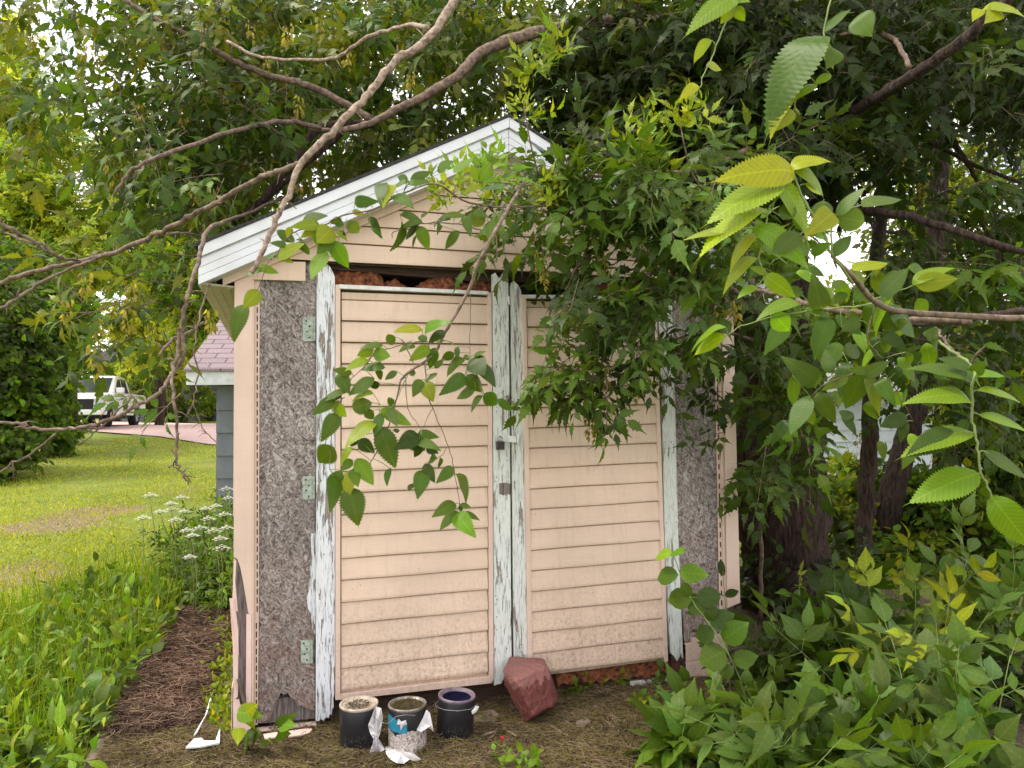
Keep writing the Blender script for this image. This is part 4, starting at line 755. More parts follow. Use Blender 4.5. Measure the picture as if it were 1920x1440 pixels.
# litter and mulch: chips, needles and stems lying on the path
def litter(name, area, n, mt, s0, s1, r0, r1, zmax, kind, label):
    lst = []; P = np.array(area); X = rng.uniform(P[:, 0].min(), P[:, 0].max(), n*3); Y = rng.uniform(P[:, 1].min(), P[:, 1].max(), n*3); k = inpoly(X, Y, area); X = X[k][:n]; Y = Y[k][:n]
    # pixel -> ground
    R = fw+(X-960)[:, None]/F*rt-(Y-720)[:, None]/F*up; A = CAM+R*((0.0-EYE)/R[:, 2])[:, None]; A[:, 2] = .016+nz2(A[:, 0], A[:, 1])+rng.uniform(0, zmax, len(A))
    a = rng.uniform(0, 2*pi, len(A)); ln = rng.uniform(s0, s1, len(A)); B = A+np.stack([np.cos(a)*ln, np.sin(a)*ln, rng.normal(0, .3, len(A))*ln*.5], 1)
    rod_vec(lst, A, B, rng.uniform(r0, r1, len(A)), r0, rng.normal(0, .012, (len(A), 3))*np.array([1, 1, .3])); o = rods_build(lst, name, mt); o['kind'] = 'stuff'; o['label'] = label; o['category'] = kind
M_MUL = simple('brown_mulch', (.14, .08, .055), (.045, .028, .02), 8, .9, .3); M_MUL2 = simple('pale_needles', (.36, .25, .17), (.2, .13, .08), 6, .9, .1); M_MOSS2 = simple('moss_strands', (.19, .155, .045), (.095, .08, .025), 7, .9, .1)
A_MUL = [(335, 1150), (430, 1140), (436, 1180), (418, 1240), (395, 1290), (360, 1370), (260, 1380), (200, 1390), (250, 1290), (300, 1215)]
litter('mulch', A_MUL, 9000, M_MUL, .02, .09, .0015, .005, .03, 'mulch', 'reddish brown wood mulch on the path left of the shed'); litter('mulch', A_MUL, 1500, M_MUL2, .03, .12, .0008, .002, .045, 'mulch', 'pale needles and thin stems on the path left of the shed')
A_YD = [(180, 1440), (200, 1390), (360, 1375), (440, 1390), (600, 1350), (920, 1310), (1300, 1262), (1400, 1300), (1300, 1440), (1400, 1500), (100, 1500)]
litter('moss', A_YD, 30000, M_MOSS2, .008, .04, .0007, .002, .018, 'moss', 'short olive moss strands in front of the shed doors'); litter('leaf_litter', A_YD, 9000, M_MUL2, .02, .09, .0005, .0014, .018, 'litter', 'dry straw and stems lying on the moss in front of the doors'); litter('leaf_litter', A_YD, 9000, M_MUL, .008, .035, .001, .004, .014, 'litter', 'dark brown crumbs of litter lying on the moss in front of the doors')
LV = Leaves(T_LF); n = 1100; P = volume([(200, 1395), (1300, 1290), (1320, 1440), (180, 1440)], 3, 3.1, n); R = P-CAM; P = CAM+R*((.018-EYE)/R[:, 2])[:, None]; P[:, 2] += nz2(P[:, 0], P[:, 1])
LV.add(P, rdir(n, (0, 0, 0), 1)*np.array([1, 1, .1]), rdir(n, (0, 0, 1), .35), rng.uniform(.012, .035, n), rng.uniform(.8, 1.6, n), np.array([[.26, .19, .13]]), .45); M_DRY = leafmat('dry_leaf', 0, .1, .8); o = LV.build('leaf_litter', M_DRY); o['kind'] = 'stuff'; o['label'] = 'curled dry brown leaves scattered on the moss before the doors'; o['category'] = 'litter'
# ------------------------------------------------------------------ box elder: trunk, limbs, dead branches, crown
def limb(mb, pts, r0, r1, k=6, jit=.0, n=7, wob=.06):
    Q = spline([at(*p) for p in pts], k, jit); R = np.linspace(r0, r1, len(Q)); mb.tube(Q, list(R), n, wob=wob); return Q
def spurs(mb, Q, n, ln, r):
    for _ in range(n):
        i = random.randrange(1, len(Q)-1); d = np.array([random.uniform(-1, 1), random.uniform(-.5, .5), random.uniform(-1, 1)]); d /= np.linalg.norm(d); l = ln*random.uniform(.3, 1.); mb.tube([Q[i], Q[i]+d*l*.5+np.array([0, 0, .005]), Q[i]+d*l], [r, r*.7, r*.4], 4)
tb = g0(1500, 1165, 0); be = thing('box_elder_tree', 'large dark box elder behind the right corner of the shed, arching over its roof', 'tree', tb)
mb = MB(); D = 5.6
Q = spline([g0(1488, 1175, -.1), at(1492, 1080, D), at(1490, 900, D), at(1478, 700, D), at(1462, 500, D), at(1455, 320, D+.1), at(1440, 120, D+.2), at(1425, -150, D+.4), at(1400, -500, D+.6)], 8, .012)
mb.tube(Q, list(np.interp(np.linspace(0, 1, len(Q)), [0, .06, .14, .5, 1], [.42, .30, .25, .19, .10])), 22, wob=.10)
Q2 = spline([at(1440, 1090, D+.1), at(1420, 950, D+.15), at(1402, 760, D+.2), at(1395, 560, D+.3), at(1382, 300, D+.4), at(1375, 80, D+.5), at(1350, -200, D+.6)], 8, .01); mb.tube(Q2, list(np.linspace(.17, .09, len(Q2))), 18, wob=.1)
Q3 = spline([at(1470, 400, D), at(1340, 230, D+.2), at(1312, 60, D+.3), at(1305, -150, D+.4)], 8, .01); mb.tube(Q3, list(np.linspace(.10, .06, len(Q3))), 14, wob=.1)
for a, bq in ((-.5, .5), (.6, .4), (1.8, .35), (-1.6, .45)): mb.tube(spline([tb+np.array([.2*cos(a), -.2*abs(sin(a)), .35]), tb+np.array([.45*cos(a), -.4*abs(sin(a)), .1]), tb+np.array([.8*cos(a), -.6*abs(sin(a)), -.05])], 4), [.12]*4+[.08]*4+[.04], 9, wob=.1)
mb.build('trunk', M_BARK, be, smooth=True, world=True)
def branch(pts, r0, r1, mt=M_TWIG, sp=0, k=6, name='branch', par=be, n=7):
    mb = MB(); Q = limb(mb, pts, r0, r1, k, .0025, n, .1)
    if sp: spurs(mb, Q, sp, .05, min(r1, .0035))
    return mb.build(name, mt, par, smooth=True, world=True), Q
branch([(875, -60, 2.6), (853, 0, 2.6), (800, 75, 2.55), (745, 110, 2.5), (700, 165, 2.48), (655, 215, 2.45), (605, 265, 2.42), (565, 305, 2.4), (540, 365, 2.38), (515, 420, 2.36), (490, 475, 2.34), (472, 511, 2.33)], .0155, .0075, M_PALE, 26)
branch([(560, 308, 2.4), (530, 318, 2.45), (490, 333, 2.5), (440, 360, 2.55), (380, 393, 2.6), (320, 425, 2.65), (270, 450, 2.7), (200, 478, 2.75), (100, 500, 2.8), (5, 528, 2.8), (-80, 550, 2.8)], .0095, .008, M_TWIG, 14)
branch([(1480, 190, 5.4), (1290, 60, 5.1), (1160, 40, 4.9), (1020, 57, 4.6), (960, 75, 4.5), (900, 98, 4.4), (860, 140, 4.3), (800, 178, 4.3), (745, 205, 4.3), (690, 232, 4.3), (640, 243, 4.3), (590, 242, 4.3), (545, 222, 4.3)], .045, .011, M_TWIG, 10, n=9)
branch([(190, -30, 4.0), (250, 10, 4.0), (300, 40, 4.0), (350, 65, 4.0), (400, 92, 4.05), (450, 120, 4.1), (510, 142, 4.15), (560, 155, 4.2), (610, 175, 4.3), (700, 225, 4.4)], .010, .022, M_TWIG, 8)
branch([(425, 75, 3.6), (480, 105, 3.55), (560, 112, 3.5), (630, 108, 3.45), (690, 70, 3.4), (760, 48, 3.3), (802, 52, 2.62)], .007, .009, M_PALE, 8)
branch([(215, 360, 3.2), (240, 325, 3.2), (270, 305, 3.2), (340, 280, 3.3), (425, 250, 3.6), (530, 228, 4.0), (600, 240, 4.25)], .006, .014, M_TWIG, 6)
branch([(700, 232, 4.5), (600, 240, 4.4), (545, 312, 4.3), (480, 385, 4.3), (410, 440, 4.3)], .026, .014, M_BARK, 3)
branch([(640, 250, 4.5), (560, 320, 4.5), (495, 380, 4.5), (455, 430, 4.5)], .018, .010, M_BARK, 3)
branch([(300, 440, 3.2), (340, 436, 3.3), (385, 444, 3.6)], .006, .005, M_TWIG, 2)
branch([(-60, 390, 2.2), (0, 420, 2.2), (60, 450, 2.25), (110, 480, 2.3), (150, 492, 2.35)], .007, .004, M_TWIG, 6)
branch([(-40, 420, 2.3), (0, 432, 2.3), (60, 458, 2.3), (120, 486, 2.4)], .004, .003, M_TWIG, 3)
branch([(-40, 600, 2.6), (0, 580, 2.6), (60, 540, 2.65), (130, 505, 2.7), (190, 480, 2.72)], .006, .005, M_TWIG, 4)
branch([(-60, 790, 2.2), (0, 793, 2.2), (45, 795, 2.2), (60, 803, 2.2), (120, 805, 2.2), (180, 795, 2.2), (230, 775, 2.2), (265, 755, 2.25), (300, 735, 2.3), (322, 700, 2.35), (334, 650, 2.4), (344, 600, 2.4)], .004, .007, M_TWIG, 12)
branch([(570, 350, 4.6), (500, 385, 4.2), (430, 412, 3.4), (390, 430, 2.8), (374, 480, 2.55), (350, 560, 2.4), (340, 620, 2.4), (345, 660, 2.4), (334, 690, 2.4)], .009, .006, M_TWIG, 6)
branch([(322, 700, 2.35), (326, 750, 2.3), (333, 810, 2.3), (330, 865, 2.3), (342, 885, 2.3), (353, 908, 2.3)], .006, .0025, M_TWIG, 12)
branch([(330, 865, 2.3), (323, 872, 2.3), (318, 878, 2.3)], .0022, .0015, M_TWIG, 1)
branch([(392, 530, 2.5), (383, 560, 2.5), (365, 640, 2.45), (370, 700, 2.45), (362, 755, 2.4), (352, 778, 2.4)], .0035, .002, M_TWIG, 6)
branch([(362, 755, 2.4), (372, 785, 2.4), (385, 810, 2.4), (405, 829, 2.4)], .002, .0015, M_TWIG, 4)
branch([(0, 882, 2.2), (50, 855, 2.2), (105, 812, 2.2)], .0028, .0035, M_TWIG, 3); branch([(148, 836, 2.25), (200, 790, 2.25), (245, 745, 2.25)], .002, .003, M_TWIG, 2)
branch([(380, 605, 2.7), (350, 625, 2.6), (320, 640, 2.5), (300, 665, 2.4)], .006, .004, M_TWIG, 6)
branch([(1900, -10, 3.1), (1855, 30, 3.2), (1800, 80, 3.3), (1730, 130, 3.5), (1680, 160, 3.8), (1600, 210, 4.4), (1530, 255, 5.0), (1470, 300, 5.5)], .020, .04, M_BARK, 6)
branch([(1480, 100, 4.6), (1600, 62, 4.4), (1665, 68, 4.2), (1690, 95, 4.0), (1705, 125, 3.7)], .015, .012, M_TWIG, 0)
branch([(1500, 380, 5.4), (1640, 397, 4.4), (1720, 410, 4.2), (1800, 435, 4.0), (1880, 462, 3.9), (1960, 480, 3.9)], .03, .016, M_BARK, 5)
branch([(1640, 210, 5.5), (1700, 250, 5.2), (1760, 275, 5.1), (1830, 310, 5.0), (1920, 345, 5.0)], .018, .012, M_BARK, 5); branch([(1780, 250, 5.2), (1810, 300, 5.2), (1835, 340, 5.2)], .02, .014, M_BARK); branch([(1830, 405, 4.6), (1870, 470, 4.6), (1875, 560, 4.6)], .012, .01, M_BARK, 3)
branch([(1400, 540, 3.2), (1470, 552, 2.7), (1530, 575, 2.5), (1640, 590, 2.35), (1730, 600, 2.3), (1800, 602, 2.28), (1817, 603, 2.28)], .008, .0105, M_TWIG, 6, n=9)
branch([(1690, 612, 3.4), (1800, 600, 3.4), (1870, 588, 3.4), (1940, 582, 3.4)], .01, .016, M_BARK, 2)
branch([(1752, 612, 2.3), (1775, 645, 2.0), (1805, 675, 1.6), (1825, 690, 1.15)], .004, .003, M_TWIG, 2)
branch([(1400, 280, 4.2), (1310, 320, 4.0), (1180, 325, 3.9), (1070, 335, 3.8)], .016, .008, M_TWIG, 6); branch([(1420, 420, 4.1), (1330, 400, 3.7), (1200, 405, 3.6), (1125, 402, 3.55)], .012, .007, M_TWIG, 4)
branch([(1125, 360, 3.6), (1120, 410, 3.5), (1100, 455, 3.45), (1095, 480, 3.45), (1075, 510, 3.4), (1060, 545, 3.4)], .006, .003, M_TWIG, 4)
branch([(1060, 345, 3.45), (1020, 340, 3.42), (985, 336, 3.4), (950, 333, 3.4)], .004, .002, M_TWIG, 2); branch([(1060, 388, 3.5), (1010, 375, 3.4), (975, 366, 3.4), (948, 361, 3.4)], .0045, .002, M_TWIG, 3)
# crown: many leafy shoots
SZ = 1.22
def crown(par, vols, name='crown', tpl=T_BE, mt=M_LEAFM, twm=M_TWIG, stuff=False):
    LV = Leaves(tpl); tw = []
    for (poly, d0, d1, n, tone, size, base, nodes, table, kw) in vols:
        O = volume(poly, d0, d1, n); sprays(LV, tw, O, rdir(n, base, .6), rng.uniform(.22, .5, n)*kw.get('len', 1.), nodes, table, size*SZ, tone, **{k: v for k, v in kw.items() if k not in ('len',)})
    o = LV.build(name, mt, par); t = rods_build(tw, 'twigs', twm, par); print(name, LV.count()); return o
kw = dict(droop=.5)
crown(be, [
 ([(480, -60), (1420, -60), (1450, 250), (1350, 330), (1080, 300), (950, 225), (700, 315), (480, 400), (400, 450), (380, 330), (470, 250), (400, 120)], 4.6, 7.5, 620, 'gdo', .105, (-.5, -.2, -.3), 4, BE5, kw),
 ([(250, -60), (500, -60), (560, 200), (500, 330), (430, 360), (340, 270), (270, 250), (225, 210), (215, 170), (265, 120), (260, 30)], 3.8, 5.6, 190, 'gdod', .085, (-.6, -.2, -.4), 4, BE3, kw),
 ([(180, 150), (240, 120), (290, 240), (270, 300), (200, 250)], 3.6, 4.4, 14, 'gd', .085, (-.5, -.2, -.7), 4, BE3, kw),
 ([(290, 290), (420, 270), (460, 330), (420, 420), (350, 390)], 3.6, 4.6, 26, 'god', .08, (-.5, -.2, -.6), 4, BE3, kw),
 ([(130, 480), (380, 470), (390, 540), (350, 600), (300, 650), (250, 650), (180, 620), (110, 560)], 2.9, 4.0, 22, 'god', .07, (-.5, -.2, -.3), 3, BE3, dict(droop=.3, len=.6)),
 ([(290, 660), (360, 670), (340, 760), (270, 750), (255, 700)], 2.5, 2.9, 2, 'gd', .06, (-.9, -.2, -.2), 2, BE3, dict(droop=.2, len=.4)),
 ([(-100, -60), (120, -60), (200, 40), (200, 110), (150, 170), (60, 180), (-100, 160)], 3.8, 5.0, 26, 'god', .085, (-.3, -.2, -.6), 4, BE3, kw),
 ([(1300, -80), (2050, -80), (2050, 260), (1800, 230), (1650, 250), (1560, 330), (1300, 320)], 4.2, 6.8, 520, 'dkk', .11, (.3, -.3, -.3), 4, BE5, kw),  # deep shade of the upper right canopy put into darker leaf tones
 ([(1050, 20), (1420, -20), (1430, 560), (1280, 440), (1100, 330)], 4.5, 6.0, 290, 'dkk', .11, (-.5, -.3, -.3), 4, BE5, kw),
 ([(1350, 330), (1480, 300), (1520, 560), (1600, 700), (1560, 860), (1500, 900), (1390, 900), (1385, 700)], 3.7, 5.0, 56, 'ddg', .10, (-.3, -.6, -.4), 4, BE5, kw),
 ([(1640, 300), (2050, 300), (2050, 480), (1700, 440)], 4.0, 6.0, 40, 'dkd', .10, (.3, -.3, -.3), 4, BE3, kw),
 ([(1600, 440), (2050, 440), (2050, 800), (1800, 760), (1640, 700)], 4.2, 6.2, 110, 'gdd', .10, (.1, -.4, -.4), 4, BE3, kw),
 # out of the picture above, so the shade below is right
 ([(700, -900), (2300, -900), (2300, -80), (900, -80)], 4.5, 8.0, 300, 'dg', .14, (0, -.2, -.3), 3, BE3, kw),
 ([(1000, -1500), (2600, -1500), (2600, -900), (1000, -900)], 3.0, 6.0, 160, 'dg', .14, (0, -.2, -.3), 3, BE3, kw)])
# hanging clusters of winged seeds
def samaras():
    LV = Leaves(T_LF)
    for k in range(26):
        t = rng.uniform(0, 1); a = rng.uniform(0, 6.28); p = np.array([.02*cos(a)*(1-.5*t), .02*sin(a)*(1-.5*t), -.11*t]); LV.add(p, (cos(a)*.45, sin(a)*.45, -1), rng.normal(0, 1, 3), rng.uniform(.026, .036), 1.25, np.array([[.25, .21, .045]]), .25)
    return LV
sp0 = []
scl = [(460/3, 60/3, 4.), (155, 80, 4.0), (180, 85, 4.), (150, 130, 3.9), (60, 60, 4.), (210, 290, 3.6), (232, 300, 3.6), (380, 45, 3.9), (420, 30, 3.9), (470, 40, 3.9), (540, 45, 3.9), (260, 190, 3.9), (345, 200, 3.9), (420, 160, 4.), (365, 340, 3.8), (400, 350, 3.8), (125, 560, 2.9), (160, 510, 2.8), (185, 590, 3.), (240, 580, 3.), (180, 645, 3.), (245, 530, 3.1), (395, 580, 3.), (770, 135, 4.3), (560, 330, 4.3), (1130, 470, 3.4), (1012, 470, 3.35), (1020, 500, 3.35), (1135, 690, 3.5), (1118, 785, 3.45), (1105, 780, 3.45), (1350, 580, 3.4), (1370, 570, 3.4), (1380, 560, 3.4), (1607, 810, 5.0), (1570, 730, 5.), (1196, 705, 3.5), (1720, 350, 5.), (1730, 340, 5.), (300, 60, 4.), (500, 100, 4.1), (600, 30, 4.1), (650, 90, 4.2), (560, 180, 4.1)]
for k, (x, y, d) in enumerate(scl):
    if k == 0: c0 = samaras().build('seed_cluster', M_LEAF, be, world=False); o = c0
    else: o = c0.copy(); C.objects.link(o); o.parent = be
    p = at(x, y, d)-np.array(be.location); o.location = tuple(p); o.rotation_euler = (0, 0, random.uniform(0, 6)); s = random.uniform(.8, 1.15); o.scale = (s, s, s)

# box elder growth leaning over the gable and hanging before the right door
vb = g0(1330, 1240, 0); vn = thing('box_elder_sapling', 'leafy box elder sapling spreading over the right gable and hanging down before the right door', 'sapling', vb)
mb = MB(); Q = limb(mb, [(1425, 1160, 4.8), (1428, 1000, 4.7), (1430, 800, 4.4), (1420, 620, 3.9), (1400, 480, 3.8), (1330, 400, 3.7)], .014, .01, 8, .004); limb(mb, [(1400, 560, 3.8), (1300, 500, 3.5), (1200, 520, 3.4), (1150, 580, 3.4), (1120, 660, 3.4), (1105, 740, 3.4)], .012, .003); limb(mb, [(1420, 640, 3.9), (1340, 620, 3.6), (1260, 640, 3.5), (1200, 690, 3.45)], .01, .003)
limb(mb, [(1360, 410, 3.7), (1300, 330, 3.6), (1285, 280, 3.5), (1275, 230, 3.5)], .006, .003); limb(mb, [(1200, 380, 3.5), (1203, 310, 3.45), (1210, 270, 3.45)], .004, .0025); limb(mb, [(1010, 330, 3.35), (995, 270, 3.3), (982, 200, 3.3)], .005, .003)
mb.build('stem', M_TWIG, vn, smooth=True, world=True)
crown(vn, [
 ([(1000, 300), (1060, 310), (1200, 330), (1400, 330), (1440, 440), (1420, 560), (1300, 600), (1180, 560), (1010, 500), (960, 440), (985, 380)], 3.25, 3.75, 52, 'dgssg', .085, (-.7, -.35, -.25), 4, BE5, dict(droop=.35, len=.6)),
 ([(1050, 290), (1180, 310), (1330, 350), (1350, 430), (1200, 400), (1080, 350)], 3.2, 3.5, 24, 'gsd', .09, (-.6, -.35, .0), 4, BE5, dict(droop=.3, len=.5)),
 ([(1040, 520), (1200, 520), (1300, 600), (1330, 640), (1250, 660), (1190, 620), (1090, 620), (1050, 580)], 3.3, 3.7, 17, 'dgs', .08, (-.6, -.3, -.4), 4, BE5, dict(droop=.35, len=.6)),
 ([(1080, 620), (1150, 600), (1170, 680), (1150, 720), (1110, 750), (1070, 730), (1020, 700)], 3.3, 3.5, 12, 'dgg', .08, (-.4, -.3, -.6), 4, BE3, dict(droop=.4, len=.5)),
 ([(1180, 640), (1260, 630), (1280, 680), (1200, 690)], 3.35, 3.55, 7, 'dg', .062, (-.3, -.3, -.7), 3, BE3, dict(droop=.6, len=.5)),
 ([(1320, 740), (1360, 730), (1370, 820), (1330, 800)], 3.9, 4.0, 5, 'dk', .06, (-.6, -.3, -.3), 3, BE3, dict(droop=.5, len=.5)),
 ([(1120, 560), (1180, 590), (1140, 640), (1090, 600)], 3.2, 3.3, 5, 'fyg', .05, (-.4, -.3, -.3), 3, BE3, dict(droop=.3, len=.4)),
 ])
# the young yellow shoots that stand up over the gable
LV = Leaves(T_BE); tw = []
for (x, y, d, n, s, tone) in ((985, 215, 3.3, 4, .07, 'fb'), (1000, 130, 3.6, 5, .07, 'fb'), (1045, 110, 3.7, 4, .07, 'fb'), (965, 190, 3.3, 4, .04, 'f'), (1190, 290, 3.45, 3, .085, 'f'), (1170, 275, 3.45, 2, .085, 'f'), (1240, 230, 3.5, 2, .06, 'fb'), (1270, 215, 3.5, 3, .07, 'fb'), (1300, 240, 3.5, 3, .075, 'f'), (1230, 215, 3.5, 2, .04, 'f'), (1330, 265, 3.5, 2, .07, 's'), (1165, 345, 3.4, 3, .04, 'f'), (850, 350, 3.05, 5, .055, 'fbf'), (880, 345, 3.05, 4, .06, 'fb'), (835, 375, 3.05, 4, .05, 'fb'), (900, 325, 3.1, 3, .075, 'b'), (925, 320, 3.1, 3, .07, 'b'), (1020, 385, 3.2, 4, .04, 'fb'), (1035, 365, 3.2, 3, .05, 'f')):
    O = volume([(x-14, y-6), (x+14, y-6), (x+14, y+14), (x-14, y+14)], d, d+.06, n); O2 = O+np.array([0, 0, -.04]); LV = Leaves(T_BE); tw = []; sprays(LV, tw, O2, rdir(n, (0, -.2, 1), .45), .10, 2, BE3, s, tone, droop=-.1, upn=.3, nrand=.8); q_ = LV.build('young_shoot', M_LEAFM, vn); rods_build(tw, 'stem', M_GST, q_)


# ------------------------------------------------------------------ elm twigs set leaf by leaf
class Elm:
    def __init__(s, thing_, d, Lfac=1.0): s.o = thing_; s.LV = Leaves(T_ELMF if d < 2 else T_ELM); s.d = d; s.mb = MB(); s.gm = MB(); s.pts = []
    def stem(s, pts, r0, r1, green=False, dd=0.):
        P = [(p[0], p[1], (p[2] if len(p) > 2 else s.d)+dd) for p in pts]; Q = spline([at(*p) for p in P], 5, .001); (s.gm if green else s.mb).tube(Q, list(np.linspace(r0, r1, len(Q))), 6); s.pts += Q
    def leaf(s, bx, by, tx, ty, w=.5, tone='g', dd=0.):
        d0 = s.d+dd; d1 = d0+random.uniform(-.035, .03)*s.d; A = at(bx, by, d0); B = at(tx, ty, d1); X = (B-A); Ln = np.linalg.norm(X)/1.07; X = X/np.linalg.norm(X)
        v = CAM-A; v /= np.linalg.norm(v); v = v-X*(v@X); v /= np.linalg.norm(v); q = np.cross(v, X); c = min(1, w/.52); th = math.acos(c)*(1 if random.random() < .7 else -1)
        # upper side turned to the sky
        Z = v*cos(th)+q*sin(th); 
        if (v*cos(th)-q*sin(th))[2] > Z[2]: Z = v*cos(th)-q*sin(th)
        s.LV.add(A, X, Z, Ln, max(1, w/.52), tone, .09)
        if s.pts:
            P = np.array(s.pts); k = np.argmin(np.linalg.norm(P-A, axis=1)); 
            if np.linalg.norm(P[k]-A) < .12*s.d/2: s.gm.tube([P[k], (P[k]+A)/2+np.array([0, 0, .002]), A, A+X*Ln*.1], [.0011]*4, 4)
    def done(s, mt=None):
        if s.mb.n: s.mb.build('branch', mt or M_TWIG, s.o, smooth=True, world=True)
        if s.gm.n: s.gm.build('green_shoots', M_GST, s.o, smooth=True, world=True)
        s.LV.build('leaves', M_LEAFV, s.o)
fb = g0(2250, 1300, 0); fe = thing('elm_sapling', 'elm sapling reaching in from the right with big bright serrated leaves close to the camera', 'sapling', fb)
mb = MB(); limb(mb, [(2250, 1300, 3.4), (2230, 900, 2.8), (2150, 640, 2.4), (2000, 600, 2.2), (1880, 596, 2.1), (1700, 585, 1.9), (1640, 565, 1.6), (1600, 520, 1.4), (1560, 480, 1.3)], .016, .003, 8); limb(mb, [(2100, 500, 2.0), (2020, 100, 1.7), (1850, -120, 1.5), (1560, -80, 1.4), (1420, -80, 1.35)], .012, .003, 8); mb.build('trunk', M_TWIG, fe, smooth=True, world=True)
E1 = Elm(fe, 1.30)
E1.stem([(1600, 530, 1.4), (1560, 478), (1545, 440), (1510, 380), (1492, 335), (1488, 322)], .003, .0016, True); E1.stem([(1570, 500, 1.36), (1560, 470), (1568, 405), (1612, 385)], .002, .0015, True); E1.stem([(1470, 360), (1440, 395), (1432, 440), (1424, 480), (1428, 500), (1435, 512)], .0018, .0014, True); E1.stem([(1492, 335), (1462, 350), (1446, 395)], .0016, .0014, True); E1.stem([(1435, 512), (1424, 530), (1415, 540)], .0014, .001, True)
for a in ((1490, 325, 1352, 317, .42, 'y'), (1483, 320, 1565, 276, .36, 'y'), (1490, 322, 1568, 357, .30, 'b'), (1470, 342, 1316, 406, .30, 'y'), (1446, 345, 1550, 432, .32, 'b'), (1435, 392, 1296, 452, .22, 'y'), (1405, 428, 1272, 438, .14, 'f'), (1412, 428, 1537, 488, .38, 'b'), (1425, 440, 1352, 490, .26, 'y'), (1568, 405, 1621, 346, .38, 's'), (1568, 405, 1640, 422, .55, 's'), (1618, 388, 1697, 358, .30, 's'), (1563, 482, 1598, 430, .50, 's'), (1470, 412, 1488, 372, .9, 's'), (1540, 408, 1545, 366, .9, 's'), (1500, 440, 1450, 470, .5, 'g'), (1560, 400, 1530, 425, .7, 'f'), (1520, 475, 1560, 455, .5, 'g'), (1420, 485, 1340, 532, .30, 'f'), (1433, 515, 1495, 560, .52, 'b'), (1418, 537, 1382, 552, .35, 'b'), (1510, 345, 1545, 365, .3, 'y'), (1395, 385, 1372, 405, .5, 's'), (1438, 512, 1405, 500, .4, 'f')): E1.leaf(*a)
E1.d = 1.38
E1.stem([(1560, -20), (1545, 60), (1540, 100), (1508, 150), (1492, 190), (1490, 205)], .0016, .001, True)
for a in ((1545, 70, 1414, 202, .34, 'g'), (1500, 158, 1430, 222, .30, 'f'), (1487, 208, 1457, 240, .55, 'f'), (1530, 158, 1488, 182, .30, 'b'), (1558, 140, 1525, 156, .45, 'b'), (1545, 60, 1595, 10, .3, 'g'), (1490, 206, 1505, 212, .3, 'f'), (1570, 95, 1555, 120, .8, 'g')): E1.leaf(*a)
E1.stem([(1395, -20), (1380, 10), (1352, 62), (1330, 120), (1312, 160), (1305, 185), (1308, 195)], .0015, .0009, True)
for a in ((1382, 2, 1288, 32, .32, 'b'), (1375, 12, 1350, 46, .7, 'f'), (1335, 76, 1286, 114, .45, 'f'), (1325, 122, 1358, 128, .4, 'f'), (1308, 160, 1276, 178, .45, 'y'), (1378, 12, 1398, 42, .7, 'b'), (1310, 185, 1305, 197, .8, 'y'), (1380, 5, 1410, -20, .5, 'b')): E1.leaf(*a)
E1.d = 1.5
for a in ((1608, 30, 1630, 62, .85, 'g'), (1840, 22, 1925, 2, .22, 'y'), (1838, 18, 1828, 30, .5, 'y'), (1870, 20, 1860, 30, .6, 'y'), (1890, 14, 1885, 28, .6, 'y'), (1905, 80, 1940, 90, .6, 's'), (1540, 80, 1570, 130, .4, 'g')): E1.leaf(*a)
E1.d = 1.85
E1.stem([(1690, 585, 1.9), (1650, 570), (1600, 575), (1540, 580), (1500, 585), (1445, 596), (1390, 612), (1360, 632)], .003, .001, True); E1.stem([(1640, 575), (1625, 630), (1635, 650), (1655, 672)], .002, .001); E1.stem([(1640, 560), (1600, 520), (1565, 490)], .002, .0015, True); E1.stem([(1640, 560), (1712, 535)], .002, .0015, True)
for a in ((1650, 555, 1708, 498, .52, 's'), (1712, 535, 1787, 484, .36, 'b'), (1716, 532, 1798, 522, .60, 'f'), (1500, 572, 1424, 570, .20, 'b'), (1448, 586, 1488, 630, .62, 'b'), (1540, 578, 1528, 530, .65, 's'), (1600, 565, 1640, 528, .55, 'g'), (1512, 578, 1562, 592, .34, 'g'), (1640, 570, 1690, 562, .4, 'b'), (1552, 596, 1532, 660, .52, 'g'), (1578, 612, 1625, 622, .48, 'g'), (1585, 590, 1625, 600, .5, 'g'), (1663, 580, 1732, 632, .36, 'g'), (1672, 560, 1622, 618, .22, 'b'), (1362, 615, 1283, 637, .18, 'b'), (1360, 630, 1292, 661, .42, 'y'), (1600, 507, 1670, 484, .30, 'f'), (1640, 505, 1655, 520, .5, 'f'), (1612, 600, 1580, 620, .6, 'g'), (1650, 640, 1690, 655, .55, 'g'), (1560, 540, 1590, 520, .5, 's'), (1655, 625, 1705, 655, .5, 'd'), (1700, 600, 1660, 625, .5, 'g'), (1500, 505, 1530, 490, .5, 'g')): E1.leaf(*a)
E1.d = 2.0
E1.stem([(1655, 672), (1660, 700), (1680, 730), (1712, 790)], .0016, .001); E1.stem([(1655, 690), (1600, 700), (1545, 722), (1530, 735), (1500, 760)], .0016, .001)
